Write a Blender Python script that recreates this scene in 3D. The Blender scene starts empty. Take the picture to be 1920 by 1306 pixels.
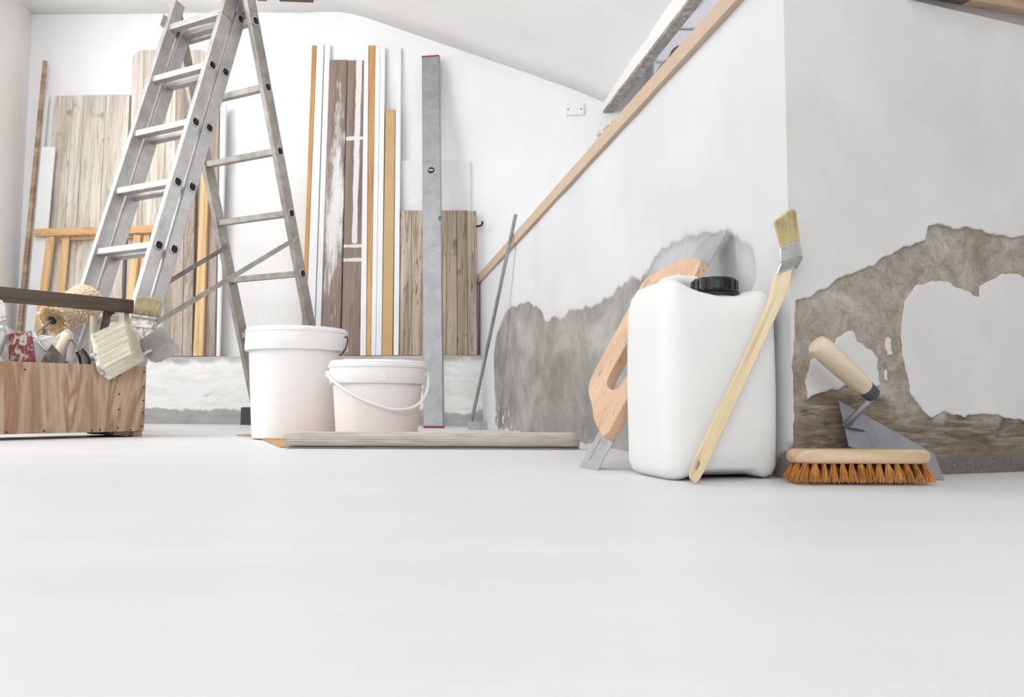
import bpy, bmesh, math, random
import numpy as np
from mathutils import Vector, Matrix, noise

random.seed(7)
S = bpy.context.scene
COL = S.collection

# ------------------------------------------------------------------ camera
FPX, CAMH = 1450.0, 0.113
PITCH, ROLL = math.atan(104 / 1450.0), 0.004
CAM = Vector((0, 0, CAMH))
_f = Vector((0, math.cos(PITCH), math.sin(PITCH)))
_r = Vector((1, 0, 0)); _u = _r.cross(_f)
RV = _r * math.cos(ROLL) + _u * math.sin(ROLL)
UV = -_r * math.sin(ROLL) + _u * math.cos(ROLL)
cd = bpy.data.cameras.new('camera'); cam = bpy.data.objects.new('camera', cd); COL.objects.link(cam)
cd.sensor_fit = 'HORIZONTAL'; cd.sensor_width = 36; cd.lens = FPX / 1920 * 36; cd.clip_start = 0.01
M = Matrix.Identity(4)
for i in range(3):
    M[i][0], M[i][1], M[i][2], M[i][3] = RV[i], UV[i], -_f[i], CAM[i]
cam.matrix_world = M
S.camera = cam

# ------------------------------------------------------------------ world, light, exposure
w = bpy.data.worlds.new('world'); S.world = w; w.use_nodes = True
w.node_tree.nodes['Background'].inputs[0].default_value = (0.93, 0.97, 1.0, 1)
w.node_tree.nodes['Background'].inputs[1].default_value = 1.0
def area(name, loc, aim, sx, sy, power, col):
    l = bpy.data.lights.new(name, 'AREA'); l.shape = 'RECTANGLE'; l.size = sx; l.size_y = sy
    l.energy = power; l.color = col
    o = bpy.data.objects.new(name, l); COL.objects.link(o); o.location = loc
    o.rotation_euler = (Vector(aim) - Vector(loc)).to_track_quat('-Z', 'Y').to_euler()
    return o
area('left_window_fill', (-2.62, 2.0, 1.55), (0.0, 2.5, 1.55), 1.8, 1.2, 48, (1.0, 1.0, 1.0))  # left light follows the shadows, set deep to brighten the back-left corner
area('daylight_front_window', (-0.35, -2.62, 1.6), (-0.6, 2.0, 1.4), 2.2, 1.2, 60, (1.0, 0.99, 0.975))
area('added_roof_fill', (-1.85, 2.2, 2.27), (-2.2, 3.5, 0.9), 0.8, 0.8, 24, (1.0, 1.0, 1.0))  # added unseen light under the ceiling, brightens the back-left corner
area('added_overhead_light', (-0.5, 0.1, 2.12), (-0.3, 1.0, 0), 0.4, 0.4, 6, (1.0, 1.0, 1.0))  # added overhead light for the shadow under the short leg's board
area('added_stair_fill', (2.68, 2.6, 1.75), (0.6, 2.9, 1.5), 1.2, 1.0, 30, (0.97, 0.97, 1.0))  # added unseen light, brightens the closed space beyond the parapet
S.view_settings.view_transform = 'Standard'; S.view_settings.look = 'None'
S.view_settings.gamma = 1; S.view_settings.use_curve_mapping = False
S.view_settings.exposure = -0.2

# ------------------------------------------------------------------ geometry of the place
def V(*a): return Vector(a)
def ray(px, py): return _f + RV * ((px - 960) / FPX) + UV * ((653 - py) / FPX)
def onplane(px, py, p0, n):
    d = ray(px, py); n = Vector(n); return CAM + d * ((Vector(p0) - CAM).dot(n) / d.dot(n))
def aty(px, py, y): d = ray(px, py); return CAM + d * (y / d.y)
def onfloor(px, py, z=0.0): d = ray(px, py); return CAM + d * ((z - CAMH) / d.z)
C0 = V(.427, 1.18, 0)                              # foot of the parapet corner
LWD = V(-.21, 1, 0).normalized(); LWN = V(-1, -.21, 0).normalized()   # long leg: direction, outward normal
RWD = V(1, .355, 0).normalized(); RWN = V(.355, -1, 0).normalized()   # short leg
BWD = V(1, -.148, 0).normalized(); BWN = V(-.148, -1, 0).normalized() # back wall
def bwy(x, off=0.0): return 4.02 - .148 * x - off
def onback(px, py, off=0.0): return onplane(px, py, V(0, bwy(0, off), 0), BWN)
def onlow(px, py, off=0.0): return onplane(px, py, C0 + LWN * off, LWN)
def onret(px, py, off=0.0): return onplane(px, py, C0 + RWN * off, RWN)
PLZ = .357                                         # top of the plinth along the back wall

# ------------------------------------------------------------------ object helpers
def wloc(o):
    p = Vector((0, 0, 0))
    while o: p += o.location; o = o.parent
    return p
def tag(o, label=None, cat=None, group=None, kind=None):
    if label: o['label'] = label
    if cat: o['category'] = cat
    if group: o['group'] = group
    if kind: o['kind'] = kind
    return o
def thing(name, loc, label, cat, group=None):
    o = bpy.data.objects.new(name, None); COL.objects.link(o); o.location = loc
    o.empty_display_size = .05
    return tag(o, label, cat, group)
def frame(o, x, y):
    "matrix with origin o, X along x, Z along x cross y"
    x = Vector(x).normalized(); z = x.cross(Vector(y)).normalized(); y = z.cross(x)
    m = Matrix.Identity(4)
    for i in range(3): m[i][0], m[i][1], m[i][2], m[i][3] = x[i], y[i], z[i], o[i]
    return m
class MB:
    def __init__(s): s.v = []; s.f = []
    def add(s, vs, fs):
        b = len(s.v); s.v += [Vector(p) for p in vs]; s.f += [tuple(b + i for i in f) for f in fs]; return s
    def hexa(s, c):          # 4 bottom, 4 top, same order
        return s.add(c, [(3,2,1,0),(4,5,6,7),(0,1,5,4),(1,2,6,5),(2,3,7,6),(3,0,4,7)])
    def box(s, a, b):
        x0,y0,z0 = a; x1,y1,z1 = b
        return s.hexa([(x0,y0,z0),(x1,y0,z0),(x1,y1,z0),(x0,y1,z0),(x0,y0,z1),(x1,y0,z1),(x1,y1,z1),(x0,y1,z1)])
    def obox(s, o, ex, ey, ez):   # origin corner + three edge vectors
        o, ex, ey, ez = map(Vector, (o, ex, ey, ez))
        return s.hexa([o, o+ex, o+ex+ey, o+ey, o+ez, o+ex+ez, o+ex+ey+ez, o+ey+ez])
    def prism(s, pts, vec):
        n = len(pts); vec = Vector(vec); a = [Vector(p) for p in pts]
        return s.add(a + [p + vec for p in a], [tuple(range(n))[::-1], tuple(range(n, 2*n))] + [(i, (i+1) % n, n + (i+1) % n, n + i) for i in range(n)])
    def tube(s, pts, r, n=8, cap=True, flat=1.0, up=None):
        pts = [Vector(p) for p in pts]; m = len(pts); rs = r if isinstance(r, (list, tuple)) else [r] * m
        rings = []; ref = Vector(up) if up else None
        for i, p in enumerate(pts):
            t = (pts[min(i+1, m-1)] - pts[max(i-1, 0)]).normalized()
            if ref is None: ref = t.orthogonal()
            a = (ref - t * ref.dot(t)).normalized(); ref = a; b = t.cross(a)
            rings.append([p + (a * math.cos(2*math.pi*k/n) * flat + b * math.sin(2*math.pi*k/n)) * rs[i] for k in range(n)])
        return s.rings(rings, cap)
    def rings(s, rings, cap=True, closed=False):
        n = len(rings[0]); m = len(rings); f = []
        for i in range(m if closed else m-1):
            j = (i+1) % m
            f += [(i*n+k, i*n+(k+1) % n, j*n+(k+1) % n, j*n+k) for k in range(n)]
        if cap and not closed: f += [tuple(range(n))[::-1], tuple((m-1)*n+k for k in range(n))]
        return s.add([p for r in rings for p in r], f)
    def lathe(s, prof, c, n=48, axis=(0, 0, 1), cap=True):
        a = Vector(axis).normalized(); x = a.orthogonal().normalized(); y = a.cross(x); c = Vector(c)
        return s.rings([[c + a*z + (x*math.cos(2*math.pi*k/n) + y*math.sin(2*math.pi*k/n))*r for k in range(n)] for r, z in prof], cap)
    def strand(s, p0, p1, r=.0006, bend=None, tip=.4):
        p0, p1 = Vector(p0), Vector(p1); t = (p1-p0).normalized(); a = t.orthogonal().normalized(); b = t.cross(a)
        mid = (p0+p1)/2 + (Vector(bend) if bend else Vector((0, 0, 0)))
        rr = [[p + (a*math.cos(k*2.094) + b*math.sin(k*2.094))*q for k in range(3)] for p, q in ((p0, r), (mid, r), (p1, r*tip))]
        return s.rings(rr, True)
    def build(s, name, mat, parent=None, smooth=False, bevel=0, M=None, seg=2, angle=35, recalc=True):
        me = bpy.data.meshes.new(name)
        if M is None:
            c = sum(s.v, Vector((0, 0, 0))) / max(1, len(s.v)); vs = [p - c for p in s.v]; M = Matrix.Translation(c)
        else: vs = s.v
        me.from_pydata([tuple(p) for p in vs], [], s.f)
        if recalc:
            bm = bmesh.new(); bm.from_mesh(me); bmesh.ops.recalc_face_normals(bm, faces=bm.faces); bm.to_mesh(me); bm.free()
        return link(name, me, mat, parent, smooth, bevel, M, seg, angle)
def link(name, me, mat, parent, smooth=False, bevel=0, M=None, seg=2, angle=35):
    if mat: me.materials.append(mat)
    if smooth:
        for p in me.polygons: p.use_smooth = True
        me.set_sharp_from_angle(angle=math.radians(angle))
    o = bpy.data.objects.new(name, me); COL.objects.link(o)
    if parent: o.parent = parent; M = Matrix.Translation(-wloc(parent)) @ M
    o.matrix_local = M
    if bevel:
        b = o.modifiers.new('bevel', 'BEVEL'); b.width = bevel; b.segments = seg; b.limit_method = 'ANGLE'; b.angle_limit = math.radians(35)
        b.harden_normals = False
    return o
def plate(name, outer, holes, vec, mat, parent, bevel=0, M=None, smooth=False):
    "flat outline (world points) with holes, given thickness along vec"
    bm = bmesh.new(); vec = Vector(vec); es = []; loops = []
    for lp in [outer] + holes:
        vs = [bm.verts.new(p) for p in lp]; loops.append(vs)
        es += [bm.edges.new((vs[i], vs[(i+1) % len(vs)])) for i in range(len(vs))]
    bmesh.ops.triangle_fill(bm, edges=es, use_beauty=True)
    bm.verts.index_update(); n = len(bm.verts); mb = MB()
    f0 = [tuple(v.index for v in f.verts) for f in bm.faces]
    vs = [v.co.copy() for v in bm.verts]; side = []
    for lp in loops:
        k = [v.index for v in lp]; side += [(k[i], k[(i+1) % len(k)], n + k[(i+1) % len(k)], n + k[i]) for i in range(len(k))]
    mb.add(vs + [p + vec for p in vs], [f[::-1] for f in f0] + [tuple(n + i for i in f) for f in f0] + side)
    bm.free(); return mb.build(name, mat, parent, smooth, bevel, M)
def copy_leaf(o, parent, M):
    c = o.copy(); COL.objects.link(c); c.parent = parent; c.matrix_parent_inverse = Matrix.Identity(4)
    c.matrix_local = Matrix.Translation(-wloc(parent)) @ M if parent else M
    return c
def smooth_poly(pts, it=2):
    for _ in range(it):
        q = []
        for i in range(len(pts)):
            a, b = Vector(pts[i]), Vector(pts[(i+1) % len(pts)]); q += [a*.75 + b*.25, a*.25 + b*.75]
        pts = q
    return pts

# ------------------------------------------------------------------ materials
def lin(r, g, b):
    f = lambda c: (c/255/12.92) if c/255 <= .04045 else ((c/255+.055)/1.055)**2.4
    return (f(r), f(g), f(b), 1)
class NT:
    def __init__(s, name, rough=.6, metal=0.0, **kw):
        s.m = bpy.data.materials.new(name); s.m.use_nodes = True; s.t = s.m.node_tree
        s.p = s.t.nodes['Principled BSDF']; s.p.inputs['Roughness'].default_value = rough; s.p.inputs['Metallic'].default_value = metal
        for k, v in kw.items(): s.p.inputs[k.replace('_', ' ')].default_value = v
        s.co = None
    def n(s, t, **kw):
        x = s.t.nodes.new(t)
        for k, v in kw.items(): setattr(x, k, v)
        return x
    def l(s, a, b): s.t.links.new(a, b)
    def coord(s, scale=(1, 1, 1), rand=True):
        tc = s.n('ShaderNodeTexCoord'); mp = s.n('ShaderNodeMapping'); mp.inputs['Scale'].default_value = scale
        if rand:
            oi = s.n('ShaderNodeObjectInfo'); mu = s.n('ShaderNodeMath', operation='MULTIPLY'); mu.inputs[1].default_value = 37.0
            ad = s.n('ShaderNodeVectorMath', operation='ADD'); s.l(oi.outputs['Random'], mu.inputs[0])
            s.l(tc.outputs['Object'], ad.inputs[0]); s.l(mu.outputs[0], ad.inputs[1]); s.l(ad.outputs[0], mp.inputs['Vector'])
        else: s.l(tc.outputs['Object'], mp.inputs['Vector'])
        return mp.outputs[0]
    def noise(s, vec, scale, detail=4, rough=.55, dist=0.0):
        x = s.n('ShaderNodeTexNoise'); x.inputs['Scale'].default_value = scale; x.inputs['Detail'].default_value = detail
        x.inputs['Roughness'].default_value = rough; x.inputs['Distortion'].default_value = dist; s.l(vec, x.inputs['Vector']); return x.outputs['Fac']
    def ramp(s, fac, stops):
        x = s.n('ShaderNodeValToRGB'); e = x.color_ramp.elements
        while len(e) < len(stops): e.new(.5)
        for i, (p, c) in enumerate(stops): e[i].position = p; e[i].color = c if len(c) == 4 else (*c, 1)
        s.l(fac, x.inputs[0]); return x.outputs[0]
    def mix(s, fac, a, b, mode='MIX'):
        x = s.n('ShaderNodeMix', data_type='RGBA', blend_type=mode)
        for i, q in ((0, fac), (6, a), (7, b)):
            if hasattr(q, 'is_linked'): s.l(q, x.inputs[i])
            else: x.inputs[i].default_value = q
        return x.outputs[2]
    def math(s, op, a, b=None, c=None, clamp=False):
        x = s.n('ShaderNodeMath', operation=op); x.use_clamp = clamp
        for i, q in enumerate((a, b, c)):
            if q is None: continue
            if hasattr(q, 'is_linked'): s.l(q, x.inputs[i])
            else: x.inputs[i].default_value = q
        return x.outputs[0]
    def step(s, v, a, b):
        x = s.n('ShaderNodeMapRange', interpolation_type='SMOOTHSTEP'); s.l(v, x.inputs[0]); x.inputs[1].default_value = a; x.inputs[2].default_value = b; return x.outputs[0]
    def attr(s, name): x = s.n('ShaderNodeAttribute'); x.attribute_name = name; return x.outputs['Fac']
    def sep(s, vec): x = s.n('ShaderNodeSeparateXYZ'); s.l(vec, x.inputs[0]); return x.outputs
    def base(s, c):
        if hasattr(c, 'is_linked'): s.l(c, s.p.inputs['Base Color'])
        else: s.p.inputs['Base Color'].default_value = c
    def bump(s, h, strength=.3, dist=.002):
        x = s.n('ShaderNodeBump'); x.inputs['Strength'].default_value = strength; x.inputs['Distance'].default_value = dist
        s.l(h, x.inputs['Height']); s.l(x.outputs[0], s.p.inputs['Normal'])
G0, G1 = (0, 0, 0, 1), (1, 1, 1, 1)

def mat_plain(name, col, rough=.5, metal=0.0, var=.06, scale=30, **kw):
    t = NT(name, rough, metal, **kw); c = t.coord(); n = t.noise(c, scale)
    lo = tuple(x*(1-var) for x in col[:3]) + (1,); hi = tuple(min(1, x*(1+var)) for x in col[:3]) + (1,)
    t.base(t.ramp(n, [(.3, lo), (.7, hi)])); return t.m
def mat_wood(name, c1, c2, c3, axis=2, grain=60, knots=0.0, rough=.65, stretch=.05, bump=.25, speck=0.0, crack=0.0):
    t = NT(name, rough); sc = [1, 1, 1]; sc[axis] = stretch
    v = t.coord(tuple(sc)); a = t.noise(v, grain, 5, .6, .6); b = t.noise(v, grain*.22, 3, .5, 1.2)
    col = t.ramp(b, [(.32, c1), (.52, c2), (.7, c3)])
    col = t.mix(t.math('MULTIPLY', t.step(a, .48, .68), .5), col, tuple(x*.55 for x in c1[:3]) + (1,))
    if crack:
        ck = t.noise(t.coord(tuple(x*.5 if i == axis else x for i, x in enumerate(sc))), 34, 3, .5, .8); ck = t.math('ABSOLUTE', t.math('SUBTRACT', ck, .5))
        col = t.mix(t.math('MULTIPLY', t.step(ck, .014, .004), crack), col, tuple(x*.3 for x in c1[:3]) + (1,))
    if knots:
        v2 = t.coord((1, 1, 1)); k = t.noise(v2, 9, 2, .4)
        col = t.mix(t.math('MULTIPLY', t.step(k, .68, .76), knots), col, tuple(x*.35 for x in c1[:3]) + (1,))
    if speck:
        v3 = t.coord((1, 1, 1)); k = t.noise(v3, 90, 3, .6)
        col = t.mix(t.math('MULTIPLY', t.step(k, .6, .66), speck), col, lin(225, 220, 215))
    t.base(col); t.bump(a, bump, .001); return t.m
def mat_plaster(name, c1, c2, bump=.12, rough=.85, scale=2.2):
    t = NT(name, rough); v = t.coord(rand=False); a = t.noise(v, scale, 5, .6); b = t.noise(v, 60, 4, .6)
    t.base(t.ramp(a, [(.35, c1), (.65, c2)])); t.bump(t.math('ADD', a, t.math('MULTIPLY', b, .25)), bump, .004); return t.m

WHITE = mat_plaster('white_plaster', lin(237, 238, 240), lin(245, 245, 246))
CEILM = mat_plaster('ceiling_plaster', lin(240, 239, 237), lin(247, 246, 245))
LEFTM = mat_plaster('left_wall_plaster', lin(240, 239, 236), lin(246, 245, 243))
def mat_floor():
    t = NT('white_painted_floor', .42); v = t.coord((.25, 1.6, 1), rand=False); a = t.noise(v, 5, 5, .6); b = t.noise(t.coord(rand=False), 40, 3)
    t.base(t.mix(t.step(a, .3, .75), lin(222, 223, 225), lin(227, 228, 230)))
    t.l(t.math('MULTIPLY_ADD', a, .2, .36), t.p.inputs['Roughness']); t.bump(b, .05, .001); return t.m
FLOORM = mat_floor()
def mat_plinth():
    t = NT('plinth_render', .9); v = t.coord(rand=False); z = t.sep(v)[2]; a = t.noise(v, 5, 6, .65, .5); b = t.noise(t.coord((.35, 1, 1.6), False), 14, 5, .65)
    white = t.ramp(b, [(.3, lin(222, 221, 216)), (.55, lin(240, 240, 239))])
    grey = t.ramp(b, [(.3, lin(150, 149, 146)), (.7, lin(182, 181, 178))])
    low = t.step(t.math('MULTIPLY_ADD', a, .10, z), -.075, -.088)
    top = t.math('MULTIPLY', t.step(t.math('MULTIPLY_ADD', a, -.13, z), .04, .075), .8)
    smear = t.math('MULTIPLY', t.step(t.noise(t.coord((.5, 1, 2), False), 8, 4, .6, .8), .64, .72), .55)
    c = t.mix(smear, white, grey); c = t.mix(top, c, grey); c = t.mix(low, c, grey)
    t.base(c); t.bump(b, .4, .006); return t.m
PLINTHM = mat_plinth()
def mat_low():
    t = NT('parapet_long_leg', .85); v = t.coord(rand=False); a = t.noise(v, 3, 5, .6); b = t.noise(v, 70, 4, .65)
    s = t.noise(t.coord((.7, .7, .9), False), 6, 9, .64, .35); s2 = t.noise(t.coord((1.2, 1.2, .55), False), 16, 8, .72, .8)
    pl = t.ramp(a, [(.35, lin(216, 217, 221)), (.65, lin(224, 225, 228))])
    ce = t.ramp(s, [(.3, lin(126, 123, 120)), (.5, lin(156, 153, 150)), (.7, lin(190, 187, 183))])
    ce = t.mix(t.math('MULTIPLY', t.step(s2, .56, .74), .5), ce, lin(204, 201, 196))
    m = t.attr('cement'); lt = t.attr('thin')
    edge = t.math('ADD', m, t.math('MULTIPLY', t.math('SUBTRACT', s2, .5), .5), clamp=True)
    mk = t.math('MULTIPLY', t.step(edge, .22, .78), t.math('SUBTRACT', 1.0, lt))
    col = t.mix(mk, pl, ce); dm = t.attr('damp')
    col = t.mix(t.math('MULTIPLY', t.step(t.math('MULTIPLY_ADD', b, .7, t.math('SUBTRACT', dm, .35)), .3, .6), .85), col, lin(120, 110, 96))
    t.base(col); t.bump(t.math('ADD', t.math('MULTIPLY', a, .5), t.math('MULTIPLY', t.math('MULTIPLY', s2, mk), .8)), .25, .004); return t.m
def mat_ret():
    t = NT('parapet_short_leg', .9); v = t.coord(rand=False); a = t.noise(v, 6, 5, .6); b = t.noise(v, 230, 5, .7); c = t.noise(v, 30, 8, .72, .4)
    d = t.noise(t.coord((.35, .35, 2.0), False), 30, 6, .7, 1.6)
    pl = t.ramp(a, [(.3, lin(214, 212, 210)), (.7, lin(226, 225, 223))])
    ce = t.ramp(c, [(.28, lin(136, 127, 113)), (.45, lin(165, 157, 144)), (.6, lin(183, 177, 168)), (.78, lin(206, 202, 197))])
    ce = t.mix(t.math('MULTIPLY', t.step(b, .52, .66), .5), ce, lin(108, 98, 84))
    e2 = t.noise(v, 9, 6, .65, .6); ce = t.mix(t.math('MULTIPLY', t.step(e2, .52, .68), .55), ce, lin(206, 202, 197)); ce = t.mix(t.math('MULTIPLY', t.step(e2, .46, .36), .5), ce, lin(132, 118, 96))
    ce = t.mix(t.math('MULTIPLY', t.attr('rim'), t.step(c, .4, .55)), ce, lin(158, 136, 100))
    br = t.ramp(d, [(.28, lin(84, 73, 62)), (.5, lin(128, 114, 98)), (.66, lin(166, 155, 141)), (.8, lin(196, 190, 181))])
    k = t.attr('brown'); col = t.mix(k, ce, br); g = t.attr('base_grey')
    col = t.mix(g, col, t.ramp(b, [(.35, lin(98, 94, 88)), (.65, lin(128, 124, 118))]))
    m = t.attr('cement'); mk = t.step(t.math('ADD', m, t.math('MULTIPLY', t.math('SUBTRACT', c, .5), .25)), .42, .58)
    col = t.mix(mk, pl, col); t.base(col)
    h = t.math('ADD', t.math('MULTIPLY', t.math('MULTIPLY', t.math('ADD', b, c), mk), .7), t.math('MULTIPLY', a, .5))
    t.bump(h, .45, .004); return t.m
LOWM, RETM = mat_low(), mat_ret()
def mat_alu(name, c1, c2, rough=.42, metal=.85, dirt=.25):
    t = NT(name, rough, metal); v = t.coord(); a = t.noise(v, 14, 6, .65, .4); b = t.noise(v, 120, 3)
    col = t.ramp(a, [(.3, c1), (.65, c2)])
    if dirt: col = t.mix(t.math('MULTIPLY', t.step(t.noise(v, 55, 4, .7), .63, .7), dirt), col, lin(120, 95, 75))
    t.base(col); t.l(t.math('MULTIPLY_ADD', b, .25, rough-.12), t.p.inputs['Roughness']); return t.m
ALU = mat_alu('ladder_aluminium', lin(166, 164, 162), lin(192, 190, 188), .42, .65)
ALU_WORN = mat_alu('worn_aluminium', lin(140, 135, 128), lin(178, 174, 168), .55, .5, .5)
STEEL = mat_alu('brushed_steel', lin(150, 149, 151), lin(176, 175, 177), .42, .6, 0)
STEEL_DARK = mat_alu('dark_blued_steel', lin(142, 141, 147), lin(172, 171, 177), .4, .7, .1)
LEVELM = mat_alu('level_aluminium', lin(146, 148, 150), lin(166, 168, 170), .5, .45, .05)
CHROME = mat_plain('chrome_ferrule', lin(205, 204, 203), .16, 1.0, .03)
STEEL_DIRTY = mat_alu('plastered_steel', lin(112, 110, 107), lin(150, 148, 145), .6, .3, .3)
BLACK = mat_plain('black_plastic', lin(22, 22, 24), .3)
DARK = mat_plain('dark_hollow', lin(30, 29, 28), .8)  # plain dark parts, and the shade inside hollow rung ends
FOOTM = mat_plain('dark_grey_rubber', lin(62, 64, 70), .6)
RUBBER = mat_plain('grey_rubber_ferrule', lin(66, 70, 74), .55)
RED = mat_plain('red_plastic_cap', lin(160, 50, 60), .5)
PLASTIC = mat_plain('white_bucket_plastic', lin(243, 243, 244), .38, 0, .01)
def mat_can():
    t = NT('translucent_can_plastic', .42); t.base(lin(238, 239, 238)); t.p.inputs['Subsurface Weight'].default_value = .25
    t.p.inputs['Subsurface Radius'].default_value = (.02, .018, .014); t.p.inputs['Subsurface Scale'].default_value = .6; return t.m
CANM = mat_can()
WHITEPAINT = mat_plain('white_painted_wood', lin(238, 239, 241), .5, 0, .015)
OFFWHITE = mat_plain('off_white_board', lin(232, 232, 231), .8, 0, .02)
WEATHER = mat_wood('weathered_pale_wood', lin(192, 181, 168), lin(217, 208, 197), lin(230, 223, 213), grain=90, knots=.55, stretch=.05, bump=.35, crack=.35)
WEATHER2 = mat_wood('weathered_grey_brown_wood', lin(146, 133, 122), lin(178, 164, 151), lin(199, 187, 174), grain=70, knots=.5, stretch=.05, bump=.5, speck=.35, crack=.5)
OLDWOOD = mat_wood('old_cracked_wood', lin(148, 130, 111), lin(184, 168, 148), lin(208, 195, 178), grain=60, knots=.6, stretch=.035, bump=.6, crack=.8)
PURPLEWOOD = mat_wood('faded_brown_board', lin(140, 122, 112), lin(164, 148, 138), lin(184, 170, 160), grain=60, knots=.4, stretch=.04)
PINE = mat_wood('orange_pine', lin(192, 140, 84), lin(210, 160, 104), lin(220, 174, 120), grain=40, knots=.25, stretch=.06, bump=.1)
PINE_X = mat_wood('orange_pine_rail', lin(212, 168, 116), lin(226, 186, 136), lin(234, 200, 154), axis=0, grain=40, stretch=.06, bump=.1)
PINE2 = mat_wood('light_pine', lin(212, 170, 120), lin(226, 188, 140), lin(233, 200, 156), grain=40, knots=.15, stretch=.06, bump=.1)
MDF = mat_plain('mdf', lin(203, 170, 122), .7, 0, .04, 12)
TRIMM = mat_plain('mdf_trim', lin(202, 178, 156), .65, 0, .04, 18)
TRIMB = mat_wood('rough_trim_board', lin(150, 118, 88), lin(186, 158, 132), lin(206, 184, 162), axis=0, grain=30, stretch=.1)
DARKWOOD = mat_wood('dark_handle_wood', lin(74, 61, 49), lin(98, 83, 68), lin(118, 102, 85), axis=0, grain=60, stretch=.05)
BEECH = None
def mat_beech():
    t = NT('beech_wood', .55); v = t.coord((.12, 1, 1)); a = t.noise(v, 260, 3, .5); b = t.noise(t.coord((.2, 1, 1)), 14, 3, .5, .5)
    c = t.ramp(b, [(.3, lin(206, 168, 138)), (.7, lin(222, 188, 160))])
    c = t.mix(t.math('MULTIPLY', t.step(a, .6, .68), .55), c, lin(140, 92, 62)); t.base(c); t.bump(a, .05, .0005); return t.m
BEECH = mat_beech()
PALEWOOD = mat_wood('pale_brush_wood', lin(214, 190, 152), lin(228, 209, 174), lin(236, 221, 192), axis=0, grain=50, stretch=.06, bump=.08)
PALEWOOD2 = mat_wood('pale_tool_handle_wood', lin(206, 186, 158), lin(222, 206, 182), lin(230, 217, 196), axis=0, grain=40, stretch=.06, bump=.08)
SCRUBWOOD = mat_wood('scrub_brush_wood', lin(196, 160, 122), lin(214, 184, 150), lin(226, 202, 172), axis=0, grain=34, stretch=.08, bump=.1)
def mat_ply():
    t = NT('old_plywood', .7); v = t.coord((1.2, 1, .22), False); a = t.noise(v, 6.5, 4, .55, 1.8); g = t.noise(t.coord((1, 1, .04), False), 140, 3, .6); k = t.noise(t.coord(rand=False), 5, 4, .6)
    c = t.ramp(a, [(.3, lin(132, 98, 74)), (.43, lin(170, 139, 113)), (.52, lin(194, 168, 143)), (.60, lin(150, 112, 84)), (.68, lin(196, 172, 149))])
    c = t.mix(t.math('MULTIPLY', t.step(g, .45, .65), .35), c, lin(150, 120, 95)); c = t.mix(t.math('MULTIPLY', t.step(k, .55, .75), .4), c, lin(140, 112, 92))
    t.base(c); t.bump(g, .15, .001); return t.m
PLY = mat_ply()
PLYEDGE = mat_wood('plywood_grey_edge', lin(150, 122, 98), lin(172, 146, 122), lin(190, 170, 150), grain=40)
def mat_painted(name, kind):
    t = NT(name, .7); v = t.coord((1, 1, .04), False); g = t.noise(v, 70, 5, .6, .6); b = t.noise(v, 14, 3, .5, 1)
    c = t.ramp(b, [(.3, lin(120, 103, 92)), (.55, lin(146, 128, 117)), (.75, lin(162, 146, 136))])
    c = t.mix(t.math('MULTIPLY', t.step(g, .5, .68), .5), c, lin(92, 76, 66))
    kn = t.noise(t.coord((1, 1, .7), False), 12, 2, .4); c = t.mix(t.math('MULTIPLY', t.step(kn, .7, .76), .8), c, lin(86, 58, 44))
    x, y, z = t.sep(t.coord(rand=False)); st = t.noise(t.coord((1, 1, .08), False), 60, 6, .75); st2 = t.noise(t.coord((1, 1, .25), False), 7, 5, .7)
    if kind == 'streaked':
        d = t.math('ADD', t.math('MULTIPLY', st, .9), st2); zz = t.math('MULTIPLY', t.math('ABSOLUTE', t.math('ADD', z, -.02)), .9)
        edge = t.math('MULTIPLY', t.math('ABSOLUTE', t.math('ADD', x, -.004)), 5.0)
        mk = t.step(t.math('SUBTRACT', t.math('SUBTRACT', d, t.math('MULTIPLY', zz, .45)), edge), .60, .86)
    else:
        d = t.math('ABSOLUTE', t.math('ADD', x, -.010)); d = t.math('ADD', d, t.math('MULTIPLY', t.math('SUBTRACT', st2, .5), .03)); d = t.math('ADD', d, t.math('MULTIPLY', t.math('SUBTRACT', st, .5), .02))
        low = t.math('MULTIPLY', t.step(z, -.20, -.26), .1); d = t.math('ADD', d, low)
        mk = t.step(d, .017, .013)
        band = t.math('ABSOLUTE', t.math('ADD', z, -.37)); band2 = t.math('ABSOLUTE', t.math('ADD', z, .30)); band3 = t.math('ABSOLUTE', t.math('ADD', z, .225))
        for q in (band, band2, band3):
            mk = t.math('MAXIMUM', mk, t.step(t.math('ADD', q, t.math('MULTIPLY', t.math('SUBTRACT', st2, .5), .03)), .012, .008))
    t.base(t.mix(mk, c, lin(228, 228, 227))); t.bump(g, .3, .001); return t.m
PAINTED_A, PAINTED_B = mat_painted('streaked_white_plank', 'streaked'), mat_painted('striped_white_plank', 'striped')
def mat_card():
    t = NT('corrugated_cardboard', .85); v = t.coord((.1, 1, 1), False); a = t.noise(v, 120, 3)
    t.base(t.ramp(a, [(.3, lin(182, 172, 160)), (.7, lin(210, 202, 192))])); return t.m
CARD = mat_card()
CARDB = mat_plain('brown_cardboard', lin(196, 150, 106), .85, 0, .06, 8)
BRISTLE = mat_plain('golden_bristle', lin(206, 192, 146), .6, 0, .22, 25)
BRISTLE_W = mat_plain('cream_bristle', lin(234, 227, 210), .8, 0, .1, 220)
def mat_flatbristle():
    t = NT('stained_bristle', .7); v = t.coord(rand=False); x = t.sep(v)[0]; n = t.noise(t.coord((.1, 1, 1), False), 120, 3)
    c = t.ramp(n, [(.3, lin(116, 102, 78)), (.6, lin(180, 165, 128))]); t.base(t.mix(t.step(x, .0, .035), c, lin(208, 197, 162))); return t.m
BRISTLE_S = mat_flatbristle()
COIR = mat_plain('orange_coir_fibre', lin(206, 142, 76), .7, 0, .35, 60)
DARKBRISTLE = mat_plain('dark_bristle', lin(84, 66, 56), .7, 0, .3, 60)
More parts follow.
